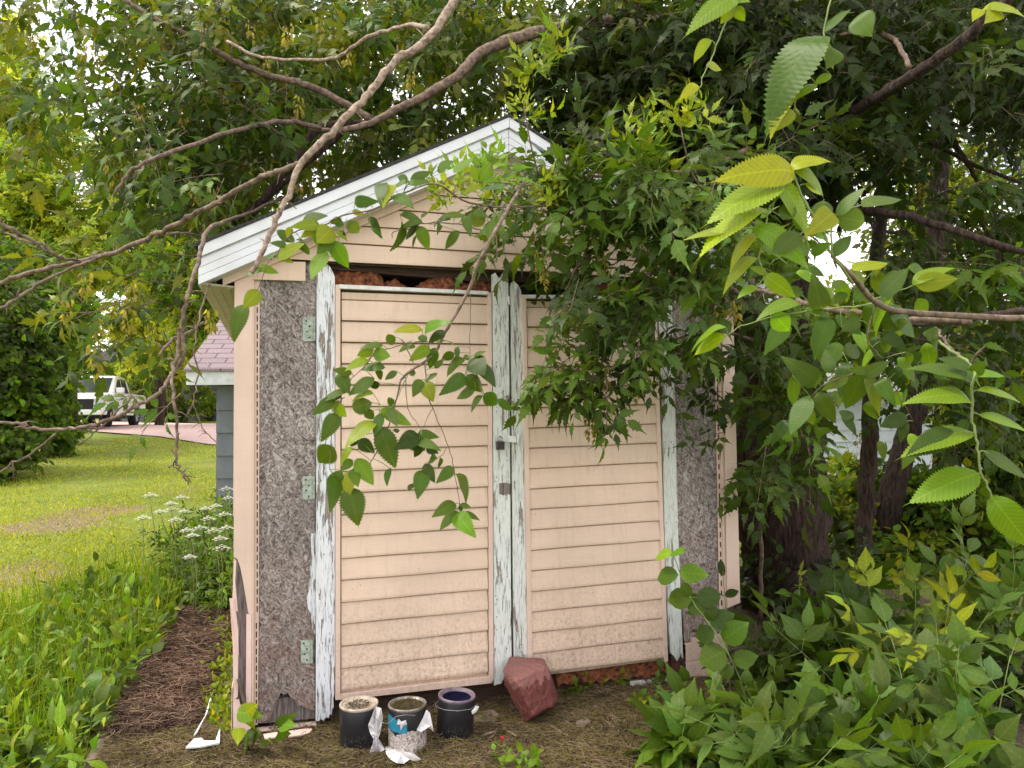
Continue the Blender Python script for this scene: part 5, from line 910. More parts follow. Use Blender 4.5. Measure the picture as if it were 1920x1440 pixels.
for a in ((1535, 718, 1479, 678, .58, 'g'), (1558, 700, 1546, 652, .60, 'g'), (1532, 737, 1566, 792, .66, 'g'), (1518, 742, 1478, 817, .46, 'g'), (1617, 702, 1582, 772, .58, 'g'), (1620, 705, 1666, 782, .34, 'g'), (1648, 712, 1672, 750, .55, 'g'), (1618, 706, 1672, 675, .52, 'g'), (1628, 698, 1592, 690, .5, 'g'), (1590, 708, 1540, 728, .5, 'g'), (1690, 690, 1660, 720, .6, 'd'), (1700, 780, 1650, 800, .62, 'd'), (1700, 790, 1685, 830, .5, 'd'), (1580, 660, 1625, 655, .5, 'g'), (1690, 745, 1705, 748, .9, 'g'), (1600, 790, 1570, 760, .5, 'd'), (1720, 560, 1740, 600, .5, 'g'), (1700, 660, 1712, 690, .5, 'g')): E1.leaf(*a)
rl = random.Random(12)
for k in range(46):
    x = rl.uniform(1470, 1740); y = rl.uniform(490, 850); a_ = rl.uniform(.3, 2.8); l_ = rl.uniform(40, 68); E1.leaf(x, y, x+l_*cos(a_), y+l_*sin(a_), rl.uniform(.35, .6), rl.choice('ggdgb'), rl.uniform(.0, .6))
E1.d = 1.12
E1.stem([(1760, 640, 1.6), (1800, 668, 1.3), (1825, 692), (1822, 740), (1825, 800), (1835, 850), (1838, 885), (1850, 905), (1858, 930), (1860, 950)], .0026, .0014, True)
for a in ((1820, 718, 1712, 662, .24, 'g'), (1822, 690, 1757, 668, .36, 'g'), (1830, 706, 1892, 692, .34, 'b'), (1826, 700, 1842, 682, .7, 'g'), (1820, 755, 1708, 724, .24, 'b'), (1832, 732, 1922, 740, .22, 'b'), (1836, 778, 1935, 800, .24, 'b'), (1824, 812, 1683, 834, .28, 'b'), (1845, 846, 1935, 898, .30, 'g'), (1836, 888, 1700, 936, .46, 'b'), (1858, 930, 1945, 1040, .55, 'b'), (1858, 935, 1856, 968, .3, 'f'), (1790, 810, 1700, 850, .5, 'd')): E1.leaf(*a)
E1.done()
# elm branch hanging before the left door
l0 = g0(1200, 1300, 0)
de = thing('elm_branch', 'hanging elm branch with serrated green leaves in front of the left shed door', 'branch', at(935, 425, 2.35))
E2 = Elm(de, 2.3)
E2.stem([(990, 330, 3.3), (962, 375, 2.9), (945, 405, 2.5), (933, 425, 2.35), (925, 440), (905, 478), (893, 500), (885, 530), (870, 562), (845, 605), (828, 635), (820, 655), (800, 675), (765, 700), (752, 712)], .0075, .0035); E2.stem([(928, 440), (932, 460), (932, 485), (930, 492)], .0026, .0014); E2.stem([(932, 485), (926, 493), (920, 500)], .0014, .001)
E2.stem([(883, 552), (882, 600), (881, 640), (881, 668)], .0016, .001); E2.stem([(797, 685), (800, 730), (808, 760), (830, 810), (845, 850), (850, 875), (858, 920), (862, 945)], .0022, .001); E2.stem([(760, 705), (764, 760), (772, 780), (790, 805)], .0016, .001); E2.stem([(812, 765), (800, 785), (792, 805)], .0012, .0008); E2.stem([(838, 838), (830, 852), (818, 860)], .0012, .0008)
E2.stem([(752, 712), (745, 740), (735, 780), (720, 820), (700, 860), (690, 875)], .003, .0015); E2.stem([(765, 700), (745, 745), (730, 770), (712, 800)], .0018, .0012, True); E2.stem([(700, 665), (680, 690), (658, 710)], .0018, .001); E2.stem([(800, 640), (760, 645), (725, 655), (700, 665), (680, 685)], .002, .0012); E2.stem([(754, 637), (766, 660), (775, 680)], .002, .0014); E2.stem([(645, 745), (630, 760), (625, 778)], .0014, .001); E2.stem([(712, 760), (710, 800), (712, 812)], .0012, .001, True)
E2.stem([(658, 710), (640, 740), (628, 770), (623, 800), (620, 840), (618, 880)], .0014, .001)
for a in ((792, 617, 737, 616, .30, 'f'), (798, 624, 829, 594, .26, 'b'), (834, 620, 800, 643, .42, 'd'), (792, 642, 793, 622, .55, 'g'), (820, 644, 853, 632, .24, 'b'), (778, 652, 736, 650, .40, 'g'), (742, 632, 717, 644, .62, 'g'), (718, 648, 672, 648, .34, 'g'), (700, 655, 667, 668, .70, 'b'), (700, 662, 732, 668, .75, 'b'), (805, 650, 768, 676, .60, 'b'), (815, 652, 805, 695, .60, 'g'), (690, 674, 645, 690, .38, 'f'), (722, 690, 672, 686, .42, 's'), (660, 700, 622, 692, .5, 'g'), (635, 700, 655, 738, .72, 'g'), (702, 710, 648, 740, .46, 's'), (718, 698, 698, 708, .7, 'g'), (745, 697, 718, 712, .5, 's'), (712, 718, 690, 728, .6, 'd'), (650, 736, 595, 746, .28, 'g'), (640, 745, 608, 752, .4, 'g'), (700, 738, 655, 742, .34, 'b'), (625, 748, 588, 776, .55, 'g'), (620, 752, 654, 786, .52, 'b'), (698, 755, 643, 770, .52, 's'), (632, 776, 604, 825, .62, 'g'), (626, 838, 592, 872, .95, 'g'), (728, 745, 742, 770, .5, 'g'), (712, 770, 778, 796, .42, 'b'), (705, 792, 641, 828, .36, 'f'), (712, 800, 744, 884, .56, 's'), (715, 775, 700, 820, .5, 's'), (700, 770, 680, 785, .55, 's'), (730, 765, 745, 800, .55, 's'), (745, 812, 740, 800, .5, 'd'), (770, 815, 800, 850, .9, 'd'), (783, 814, 744, 840, .7, 'd'), (784, 812, 827, 819, .46, 'g'), (785, 832, 820, 832, .35, 'g'), (800, 838, 822, 850, .8, 'd'), (790, 835, 775, 860, .6, 'd'), (672, 825, 704, 850, .75, 'd'), (670, 820, 655, 840, .7, 'd'), (662, 840, 628, 872, .40, 'f'), (660, 862, 640, 882, .6, 'g'), (668, 860, 702, 912, .60, 'b'), (662, 880, 640, 945, .44, 'f'), (640, 882, 612, 950, .5, 'g'), (655, 915, 672, 986, .74, 'g'), (660, 880, 672, 912, .5, 'g'), (625, 895, 628, 955, .45, 'g'), (732, 878, 720, 908, .35, 'g'), (820, 860, 790, 868, .4, 'g'), (825, 858, 826, 882, .4, 'g'), (794, 882, 784, 930, .62, 'g'), (796, 870, 815, 905, .6, 'd'), (850, 876, 820, 904, .52, 'g'), (855, 888, 888, 936, .34, 'g'), (778, 906, 765, 918, .3, 'd'), (854, 944, 812, 965, .50, 'g'), (862, 946, 884, 950, .4, 'g'), (862, 948, 866, 960, .7, 'd'), (862, 962, 812, 990, .42, 'g'), (856, 964, 884, 998, .66, 'b'), (866, 962, 902, 972, .36, 'g'),
          (888, 667, 913, 657, .28, 'g'), (872, 676, 820, 700, .40, 'g'), (852, 662, 824, 676, .6, 'g'), (858, 650, 856, 675, .5, 's'), (885, 672, 908, 702, .85, 'd'), (898, 684, 931, 720, .45, 'd'), (872, 704, 829, 737, .52, 'g'), (875, 703, 906, 738, .70, 'g'), (892, 728, 852, 748, .44, 'g'), (905, 742, 878, 766, .34, 'g'), (907, 738, 938, 764, .70, 'g'), (934, 748, 961, 773, .52, 'g'), (868, 672, 888, 668, .5, 'g'), (790, 712, 775, 742, .72, 'g'), (796, 716, 812, 752, .8, 'f'), (815, 690, 832, 672, .5, 'g'), (820, 700, 795, 715, .35, 'g'), (775, 705, 770, 690, .9, 'g')): E2.leaf(*a)
E2.done()
# second hanging elm branch across the gable
ge = thing('elm_branch', 'slender elm branch with serrated leaves arching across the white gable trim to the left corner', 'branch', at(960, 330, 2.7))
E3 = Elm(ge, 2.55)
E3.stem([(1060, 385, 3.3), (960, 388, 3.1), (880, 380, 2.9), (820, 345, 2.75), (780, 353, 2.65), (740, 370), (700, 393), (640, 405), (600, 425), (560, 432), (535, 450), (520, 475), (505, 490), (492, 520), (482, 545), (462, 572)], .004, .001); E3.stem([(900, 430, 2.9), (860, 420, 2.75), (820, 418, 2.65), (790, 420), (740, 435), (735, 447)], .003, .0012); E3.stem([(915, 385, 2.95), (900, 350, 2.9), (896, 338, 2.9)], .0015, .001, True); E3.stem([(650, 410), (638, 445), (628, 460), (612, 475)], .0014, .001, True)
for a in ((486, 545, 456, 578, .75, 'f'), (462, 572, 430, 634, .46, 'g'), (484, 500, 525, 512, .46, 'b'), (492, 508, 456, 512, .34, 'g'), (530, 452, 545, 428, .95, 'g'), (545, 425, 538, 448, .7, 'f'), (538, 462, 508, 452, .46, 's'), (520, 482, 490, 476, .4, 's'), (520, 484, 568, 452, .36, 'f'), (530, 482, 548, 492, .6, 'f'), (566, 452, 553, 445, .4, 'g'), (556, 462, 594, 472, .46, 'g'), (600, 425, 548, 418, .46, 'f'), (590, 430, 562, 446, .5, 'f'), (568, 413, 614, 400, .40, 's'), (622, 428, 595, 455, .75, 'f'), (605, 430, 590, 465, .7, 'g'), (620, 448, 598, 472, .6, 'g'), (628, 432, 655, 450, .34, 'f'), (622, 452, 655, 505, .62, 'b'), (610, 472, 580, 522, .42, 'b'), (640, 410, 618, 420, .7, 'g'), (652, 415, 678, 442, .75, 's'), (690, 408, 724, 448, .36, 'd'), (697, 430, 720, 442, .4, 'g'), (660, 398, 685, 400, .5, 'f'), (665, 378, 703, 378, .60, 's'), (690, 377, 700, 392, .8, 'g'), (645, 422, 620, 412, .6, 'g'), (638, 435, 655, 440, .4, 'd'), (720, 345, 708, 372, .4, 's'), (768, 342, 728, 348, .30, 'g'), (765, 338, 742, 330, .55, 's'), (770, 338, 810, 320, .50, 's'), (765, 345, 808, 335, .4, 'g'), (735, 348, 716, 372, .42, 'f'), (735, 368, 775, 378, .26, 's'), (810, 332, 816, 300, .22, 's'), (820, 320, 848, 300, .4, 's'), (852, 325, 888, 290, .30, 'b'), (750, 402, 798, 412, .34, 'g'), (790, 408, 802, 396, .4, 's'), (790, 420, 748, 417, .24, 'g'), (785, 424, 754, 448, .40, 'd'), (752, 418, 753, 470, .18, 'd'), (786, 424, 804, 470, .58, 'b'), (783, 440, 768, 466, .18, 'g'), (862, 434, 828, 468, .44, 'g'), (830, 425, 810, 438, .42, 'g'), (868, 404, 826, 402, .3, 'g'), (845, 412, 802, 412, .36, 'd'), (870, 404, 884, 440, .5, 's'), (905, 395, 882, 436, .62, 's'), (888, 397, 915, 405, .5, 'g'), (945, 405, 918, 428, .4, 'b'), (925, 412, 912, 448, .25, 'g'), (897, 338, 882, 306, .62, 'b'), (897, 338, 923, 303, .60, 'b'), (900, 340, 940, 332, .36, 'b'), (925, 318, 955, 297, .3, 'b'), (895, 350, 868, 358, .44, 'f'), (910, 357, 925, 375, .62, 'f'), (942, 335, 972, 316, .3, 's'), (950, 350, 895, 352, .2, 's'), (956, 425, 950, 405, .7, 'g')): E3.leaf(*a)
E3.done()
# ------------------------------------------------------------------ saplings and shrubs at the right
def gpx(px, py, z=0.): return g0(px, py, z)
def bush(name, label, cat, base, shoots, tpl, table, size, tone, mt, group=None, nodes=5, spread=.5, hgt=(.4, .9), lean=(0, -.25, 1), kw=dict(droop=.3), sm=M_GST, stem_r=.004, tipn=0, tiptone='f'):
    """an upright plant: stems rise from the base, each with opposite leaves"""
    o = thing(name, label, cat, base, 0, group); LV = Leaves(tpl); tw = []
    n = shoots; O = np.array(base)+np.concatenate([rng.normal(0, .06*spread*2, (n, 2)), np.zeros((n, 1))], 1); Dn = nz(np.array(lean)+rng.normal(0, spread, (n, 3))*np.array([1, 1, .2])); ln = rng.uniform(*hgt, n)
    sprays(LV, tw, O, Dn, ln, nodes, table, size, tone, tr=stem_r, **kw)
    if tipn: E = O+Dn*ln[:, None]; k = rng.integers(0, n, tipn); sprays(LV, tw, E[k]-Dn[k]*.04, rdir(tipn, (0, -.2, .8), .5), .09, 2, table, size*.4, tiptone, droop=.0)
    LV.build('leaves', mt, o); rods_build(tw, 'stems', sm, o); return o
SG = 'shrubs and saplings right of the doors'
spec = [
 ('box_elder_seedling', 'pale green three-leaflet seedling lowest and nearest the moss in front of the right door', (1290, 1425), 7, T_BEB, BE3, .135, 'gs', (.10, .26)),
 ('box_elder_seedling', 'broad leaved seedling with large leaflets at the bottom edge right of the middle', (1500, 1500), 16, T_BEB, BE3, .13, 'gs', (.3, .62)),
 ('box_elder_seedling', 'large pale leaflet seedling filling the bottom right corner', (1800, 1560), 17, T_BEB, BE3, .135, 'sg', (.35, .75)),
 ('box_elder_seedling', 'seedling with yellowish curled tips in the middle of the right hand growth', (1700, 1400), 12, T_BEB, BE3, .125, 'gsf', (.4, .85)),
 ('box_elder_seedling', 'tall seedling with big leaflets just right of the shed corner trim', (1560, 1330), 11, T_BEB, BE3, .13, 'gd', (.35, .7)),
 ('box_elder_seedling', 'seedling with a tall pale stem standing before the dark tree trunk', (1620, 1290), 9, T_BEB, BE3, .125, 'gfs', (.5, .95)),
 ('box_elder_seedling', 'dull green seedling at the right edge below the long elm leaves', (1880, 1330), 17, T_BEB, BE3, .13, 'gds', (.6, 1.1)),
 ('buckthorn_shrub', 'round leaved glossy shrub climbing past the lower right corner of the shed', (1400, 1310), 12, T_RND, ONE, .085, 'gd', (.3, .75)),
 ('buckthorn_shrub', 'small round leaved shrub with a bright yellow green top beside the right door board', (1350, 1385), 10, T_RND, ONE, .08, 'bg', (.12, .32)),
 ('buckthorn_shrub', 'dense low round leaved shrub at the bottom edge under the larger seedlings', (1450, 1430), 20, T_RND, ONE, .075, 'gs', (.15, .45)),
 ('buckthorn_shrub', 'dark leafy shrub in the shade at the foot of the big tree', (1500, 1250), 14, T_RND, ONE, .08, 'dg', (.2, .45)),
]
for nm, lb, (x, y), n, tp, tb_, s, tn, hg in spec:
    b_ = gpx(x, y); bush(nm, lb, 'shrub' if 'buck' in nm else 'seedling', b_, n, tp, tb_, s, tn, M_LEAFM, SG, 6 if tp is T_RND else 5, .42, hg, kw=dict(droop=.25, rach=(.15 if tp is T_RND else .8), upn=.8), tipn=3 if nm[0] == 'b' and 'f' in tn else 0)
# the tall shoot crossing the foot of the right door
bt = thing('buckthorn_shoot', 'single arching shoot of round leaves crossing the lower right door board', 'shoot', gpx(1420, 1400)); E4 = Elm(bt, 3.0)
E4.LV = Leaves(T_RND); E4.stem([(1420, 1400, 3.2), (1395, 1300, 3.1), (1370, 1235), (1330, 1170), (1300, 1130), (1280, 1085), (1262, 1040), (1258, 1010)], .004, .0015, True)
for a in ((1272, 1078, 1222, 1082, .5, 'g'), (1275, 1072, 1324, 1078, .58, 'b'), (1262, 1040, 1220, 1040, .4, 'b'), (1262, 1035, 1280, 1034, .3, 'b'), (1298, 1118, 1245, 1128, .6, 'g'), (1292, 1120, 1280, 1090, .6, 'g'), (1305, 1120, 1360, 1120, .58, 'd'), (1320, 1150, 1285, 1110, .6, 'g'), (1330, 1165, 1330, 1120, .6, 'd'), (1330, 1170, 1380, 1150, .6, 'd'), (1340, 1185, 1300, 1195, .7, 'd'), (1360, 1220, 1310, 1245, .8, 'g'), (1355, 1200, 1400, 1170, .6, 'g'), (1375, 1250, 1345, 1270, .6, 's'), (1375, 1240, 1420, 1230, .6, 'g')): E4.leaf(*a)
E4.LV.build('leaves', M_LEAFM, bt); E4.gm.build('stem', M_GST, bt, smooth=True, world=True)
# weeds along the foot of the right door
for k, (x, y, n, s, h, tn, lb) in enumerate(((1085, 1300, 4, .05, .14, 'bg', 'round leaved weed beside the red block'), (1120, 1290, 4, .035, .10, 'bf', 'small weed just right of the round leaved weed by the red block'), (1165, 1290, 5, .035, .12, 'bfg', 'yellowish seedling in the middle below the right door'), (1215, 1330, 5, .045, .13, 'fg', 'leafy seedling with a yellow leaf in front of the right sill'), (1250, 1290, 5, .04, .14, 'g', 'dull green weed before the right hand end of the right sill'), (965, 1440, 5, .045, .13, 'b', 'bright green seedling at the bottom edge below the sticks'), (998, 1455, 4, .04, .09, 'b', 'tiny seedling cut by the bottom edge beside the bright one'), (908, 1352, 3, .02, .06, 'fg', 'tiny reddish weed between the open paint can and the block'), (945, 1305, 3, .02, .07, 'b', 'tiny yellow green weed touching the left side of the block'))):
    bush('weed_seedling', lb, 'weed', gpx(x, y), n, T_RND, ONE, s, tn, M_LEAFM, 'weeds at the foot of the doors', 3, .35, (h*.5, h), kw=dict(droop=.1, rach=.15, upn=.8), stem_r=.0015)
# dock leaves at the corner
dk = thing('dock_plant', 'ragged dock leaves growing out from under the left corner trim', 'weed', gpx(470, 1385)); E5 = Elm(dk, 3.22)
for a in ((470, 1330, 492, 1338, .5, 'g'), (452, 1345, 482, 1320, .5, 'f'), (445, 1335, 485, 1342, .62, 'b'), (474, 1345, 455, 1372, .6, 'f'), (480, 1372, 440, 1418, .30, 'g'), (490, 1372, 458, 1412, .28, 'g'), (524, 1360, 548, 1358, .5, 'b'), (522, 1362, 545, 1345, .6, 'g'), (526, 1368, 535, 1398, .55, 'g'), (500, 1388, 488, 1398, .5, 'g'), (502, 1390, 518, 1388, .45, 'f'), (448, 1365, 446, 1390, .6, 'f')): E5.leaf(*a)
E5.LV.build('leaves', M_LEAFM, dk)

# ------------------------------------------------------------------ ground cover on the left
def gvol(poly, n, z=0.):
    P = np.array(poly, float); out = []
    while sum(map(len, out)) < n:
        x = rng.uniform(P[:, 0].min(), P[:, 0].max(), 4*n); y = rng.uniform(P[:, 1].min(), P[:, 1].max(), 4*n); k = inpoly(x, y, poly); x, y = x[k], y[k]
        R = fw+(x-960)[:, None]/F*rt-(y-720)[:, None]/F*up; A = CAM+R*((z-EYE)/R[:, 2])[:, None]
        keep = rng.random(len(A)) < np.clip((A[:, 1]/4.2)**2*.35, 0.05, 1); out.append(A[keep])
    A = np.concatenate(out)[:n]; A[:, 2] = gz(A[:, 0], A[:, 1])+.0; return A
WL = [(-200, 1560), (-200, 1230), (0, 1180), (160, 1120), (300, 1120), (430, 1030), (440, 1120), (345, 1150), (290, 1220), (235, 1300), (185, 1385), (160, 1440), (150, 1560)]
LVg = Leaves(T_RND); tw = []; O = gvol(WL, 700); sprays(LVg, tw, O, rdir(700, (0, -.1, 1), .35), rng.uniform(.04, .22, 700)*(1+.6*np.sin(O[:, 0]*5+O[:, 1]*3)), 3, ONE, rng.uniform(.045, .10, 700), 'bggs', droop=.1, rach=.2, upn=.9, tr=.0018, var=.22)
o = LVg.build('ground_cover', M_LEAFM); struct(o, 'stuff', 'dense low broad leaved weeds beside the path on the left', 'weeds'); o = rods_build(tw, 'weed_stems', M_GST); struct(o, 'stuff', 'thin green stems of the low weeds beside the path', 'weed stems')
LVg = Leaves(T_LF); tw = []; O = gvol(WL, 420); sprays(LVg, tw, O, rdir(420, (0, -.1, 1), .35), rng.uniform(.10, .36, 420), 4, ONE, rng.uniform(.04, .10, 420), 'bbgf', droop=.15, rach=.2, upn=.9, tr=.0018, var=.22)
o = LVg.build('ground_cover', M_LEAFM); struct(o, 'stuff', 'narrow leaved weeds mixed into the growth beside the path on the left', 'weeds'); o = rods_build(tw, 'weed_stems', M_GST); struct(o, 'stuff', 'stems of the narrow leaved weeds beside the path', 'weed stems')
# individual big dock and dandelion rosettes
for k, (x, y, s, n, lb) in enumerate(((60, 1330, .20, 9, 'tall dock rosette standing in the weeds at the left edge'), (170, 1270, .17, 8, 'broad pale green dock rosette in the middle of the left weeds'), (120, 1200, .16, 8, 'upright dock rosette behind the broad pale one'), (20, 1440, .18, 8, 'dock rosette cut by the bottom left corner'), (230, 1215, .12, 7, 'rosette of shiny leaves beside the brown mulch'), (130, 1390, .15, 7, 'large leaved rosette spilling to the path edge near the bottom'))):
    b_ = gpx(x, y); o = thing('dock_plant', lb, 'weed', b_, 0, 'dock rosettes in the left weeds'); LV = Leaves(T_LF); a = rng.uniform(0, 6.28, n); X = np.stack([np.cos(a), np.sin(a), rng.uniform(.5, 1.8, n)], 1); LV.add(b_+np.array([0, 0, .04]), X, np.stack([-np.cos(a), -np.sin(a), np.ones(n)*1.2], 1), rng.uniform(.7, 1.2, n)*s, rng.uniform(.8, 1.1, n), 'bgs', .15); LV.build('leaves', M_LEAFM, o)
# yellow creeper against the shed wall
LVg = Leaves(T_RND); O = gvol([(400, 1180), (436, 1165), (437, 1390), (415, 1380), (385, 1340), (395, 1270), (415, 1220)], 420); sprays(LVg, None, O, rdir(420, (0, -.3, 1), .5), rng.uniform(.03, .11, 420), 3, ONE, rng.uniform(.016, .035, 420), 'bff', droop=.1, rach=.1, upn=.6)
struct(LVg.build('ground_cover', M_LEAFM), 'stuff', 'yellow green small leaved creeper against the foot of the shed corner', 'creeper')
# leafy mass at the corner behind the flowers
LVg = Leaves(T_LF); tw = []; O = gvol([(325, 1060), (440, 1000), (440, 1165), (370, 1150), (330, 1110)], 200); sprays(LVg, tw, O, rdir(200, (0, -.1, 1), .35), rng.uniform(.15, .6, 200), 5, BE3, rng.uniform(.05, .08, 200), 'gdb', droop=.2, rach=.7, upn=.8, tr=.002)
struct(LVg.build('ground_cover', M_LEAFM), 'stuff', 'dark green goutweed leaves massed under the white flowers', 'goutweed'); o = rods_build(tw, 'weed_stems', M_GST); struct(o, 'stuff', 'stems of the goutweed under the white flowers', 'weed stems')
# white umbels
M_FLOW = simple('white_petals', (.74, .75, .68), (.62, .64, .55), 60, .8, 0)
fl = [(281, 924, 4.5), (345, 955, 5.1), (268, 966, 4.7), (320, 940, 5.), (322, 950, 5.), (300, 955, 5.), (340, 928, 5.2), (385, 950, 5.2), (405, 945, 5.1), (420, 960, 4.9), (375, 985, 4.9), (350, 990, 4.7), (400, 990, 4.6), (425, 985, 4.6), (360, 1000, 4.6), (412, 1005, 4.4), (428, 930, 5.2), (425, 912, 5.3), (355, 1040, 4.5), (415, 1022, 4.5), (330, 970, 4.9), (390, 968, 4.9)]
lbl = ['standing alone furthest to the left', 'high in the middle of the group', 'lowest at the left end', 'second from the left end, upper', 'second from the left end, lower', 'between the left pair and the path', 'rising behind the middle heads', 'centre of the right cluster', 'beside the corner trim, upper', 'touching the corner trim', 'in the middle of the dark leaves', 'low in the dark leaves', 'right of the dark leaves', 'partly behind the corner trim', 'below the middle heads', 'low by the corner trim', 'before the grey outbuilding wall', 'highest before the grey outbuilding wall', 'lowest of all', 'low right above the weeds', 'over the lawn edge', 'above the dark leaves']
for k, (x, y, d) in enumerate(fl):
    d += .9; p = at(x, y, d); gb_ = np.array([p[0]+random.uniform(-.08, .08), p[1]+random.uniform(.0, .2), gz(p[0], p[1])]); o = thing('umbel_flower', 'white lacy flower head '+lbl[k], 'flower', gb_, 0, 'white lacy flowers beside the shed corner')
    mb = MB(); mb.tube(spline([gb_, (gb_+p)/2+np.array([.02, 0, .03]), p-np.array([0, 0, .035])], 4), [.0035]*8+[.002], 5); hub = p-np.array([0, 0, .035]); R = random.uniform(.045, .065); fm = MB()
    for j in range(17):
        a = j*2.4; r = R*math.sqrt(j/17); q = hub+np.array([r*cos(a), r*sin(a), .035-.5*r]); mb.tube([hub, q], .0008, 3)
        for i in range(9): b2 = i*2.4; rr_ = .0095*math.sqrt(i/9); c_ = q+np.array([rr_*cos(b2), rr_*sin(b2), random.uniform(0, .003)]); s = .004; fm.add([c_+np.array([s, 0, 0]), c_+np.array([0, s, .001]), c_+np.array([-s, 0, 0]), c_+np.array([0, -s, .001]), c_+np.array([0, 0, .002])], [(0, 1, 4), (1, 2, 4), (2, 3, 4), (3, 0, 4)])
    mb.build('stem', M_GST, o, smooth=True, world=True); fm.build('flower_head', M_FLOW, o, world=True)
# grass: tall blades and the mown lawn
def blades(name, A, hmin, hmax, w, tone, label, lean=.35):
    n = len(A); X = nz(np.array([0, 0, 1.])+rng.normal(0, lean, (n, 3))*np.array([1, 1, .2])); V = np.array([(0, 0, 0), (.02, .5, 0), (.02, -.5, 0), (.55, .38, .03), (.55, -.38, .03), (1, 0, .18)]); T = (V, np.array([(1, 3, 2), (2, 3, 4), (3, 5, 4)]), V[:, :2])
    LV = Leaves(T); hh = rng.uniform(hmin, hmax, n); LV.add(A, X, rdir(n, (0, -1, 0), .8), hh, np.broadcast_to(w, (n,))/hh, tone, .22); o = LV.build(name, M_GRASS); return struct(o, 'stuff', label, 'grass')
blades('grass', gvol([(-100, 1440), (-100, 1190), (20, 1140), (200, 1090), (380, 1060), (430, 1050), (380, 1120), (300, 1180), (200, 1330), (120, 1440)], 3200), .10, .45, .005, 'bfb', 'tall loose grass blades rising out of the weeds on the left', .25)
n = 95000; yy = 3.2*np.exp(rng.uniform(0, 1, n)*math.log(26/3.2)); xx = rng.uniform(-.75, .02, n)*yy; A = np.stack([xx, yy, gz(xx, yy)+.0], 1)
k = (A[:, 0] < np.array([edge_x(y) for y in np.minimum(yy, 10)])-.03); A = A[k]; wdt = .003+.00075*A[:, 1]
dr = gpt(300, 820)[1]; nb = .5+.5*np.sin(A[:, 0]*.9+1.3*np.sin(A[:, 1]*.55)); bp = [gpt(95, 985), gpt(20, 1075)]; bare = np.zeros(len(A), bool)
for q_, r_ in zip(bp[:1], (.5, .4)): bare |= (((A[:, 0]-q_[0])/r_)**2+((A[:, 1]-q_[1])/r_)**2 < 1) & (rng.random(len(A)) < .6)
A = A[~bare & (A[:, 1] < dr-.3)]; wdt = .003+.00075*A[:, 1]
blades('grass', A, .025, .06, wdt, np.array([[.34, .37, .03]]), 'short sunlit yellow green lawn grass', .6)
n = 26000; yy = 3.4*np.exp(rng.uniform(0, 1, n)*math.log(16/3.4)); xx = rng.uniform(-.72, -.15, n)*yy; A = np.stack([xx, yy, gz(xx, yy)+.015], 1); pat = np.sin(A[:, 0]*2.1+np.sin(A[:, 1]*1.4)*1.5)+np.sin(A[:, 1]*2.3+A[:, 0]); A = A[(A[:, 0] < np.array([edge_x(y) for y in np.minimum(yy, 10)])-.02) & (pat > -.1)]
LV = Leaves(T_LOW); LV.add(A, rdir(len(A), (0, 0, 0), 1)*np.array([1, 1, .2]), rdir(len(A), (0, 0, 1), .3), rng.uniform(.016, .03, len(A)), 1.8, 'bfgs', .2); struct(LV.build('clover', M_GRASS), 'stuff', 'clover patches low in the lawn', 'clover')
struct(blades('grass', (lambda x, y: np.stack([x, y, gz(x, y)+.03], 1))(rng.uniform(-14, 0, 9000), rng.uniform(40, 44, 9000)), .05, .14, .05, 'fb', 'strip of grass beyond the pink drive', .5), 'stuff')
# ------------------------------------------------------------------ background trees
def bgtree(label, base, trunk_top, blobs, tone, size, table, n, group=None, tpl=T_LOW, r=.16, name='tree', cat='tree', nodes=4, ln=(.5, 1.1), droop=.35, mt=M_LEAF, clump=26, var=.22):
    """blobs: (px, py, distance, rx, rz) leafy masses; each is filled with clumps of shoots, denser on the outside"""
    base = np.array(base); o = thing(name, label, cat, base, 0, group); mb = MB(); tt = np.array(trunk_top)
    mb.tube(spline([base-np.array([0, 0, .1]), base*.6+tt*.4+np.array([.1, 0, 0]), tt], 5, .02), [r*1.3]+[r]*5+[r*.6]*5, 10, wob=.08)
    LV = Leaves(tpl); tw = []; tot = sum(b[3]*b[4] for b in blobs)
    for (px, py, d, rx, rz) in blobs:
        c = at(px, py, d); mb.tube(spline([tt, (tt+c)/2+np.array([0, 0, .2]), c], 3, .03), [r*.5]*4+[r*.2]*3, 6); m_ = max(3, int(n*rx*rz/tot/clump))
        u = nz(rng.normal(0, 1, (m_, 3))); cc = c+u*np.array([rx, rx*.8, rz])*rng.uniform(.45, 1, (m_, 1))**.5
        O = np.repeat(cc, clump, 0)+rng.normal(0, 1, (m_*clump, 3))*np.array([rx, rx, rz])*.13; D = nz((O-c)+np.array([0, -.4, .1]))+rng.normal(0, .45, O.shape)
        sprays(LV, tw, O, D, rng.uniform(*ln, len(O)), nodes, table, size, tone, droop=droop, tr=.006, var=var)
        # limbs to some clumps
        for q in cc[:5]: mb.tube([c, (c+q)/2, q], [r*.2, r*.14, r*.06], 5)
    mb.build('trunk', M_BARK, o, smooth=True, world=True); LV.build('crown', mt, o); rods_build(tw, 'twigs', M_TWIG, o); print(label[:30], LV.count()); return o
def gb(px, d): p = at(px, 800, d); return (p[0], p[1], float(gz(p[0], p[1])))
BG = 'trees beyond the lawn on the left'  # Y and B tones below carry sunlight in the leaf colour
bgtree('tall bright yellow green tree filling the middle of the left background', gb(300, 30), at(290, 560, 30), [(300, 420, 30, 2.6, 2.6), (240, 520, 29, 2.0, 2.0), (380, 480, 30, 2.2, 2.4), (330, 600, 29, 2.2, 1.6), (200, 400, 29, 1.8, 2.0), (360, 350, 31, 1.8, 1.6)], 'YYfB', .24, PIN, 1900, BG, nodes=3, ln=(.5, 1.2))
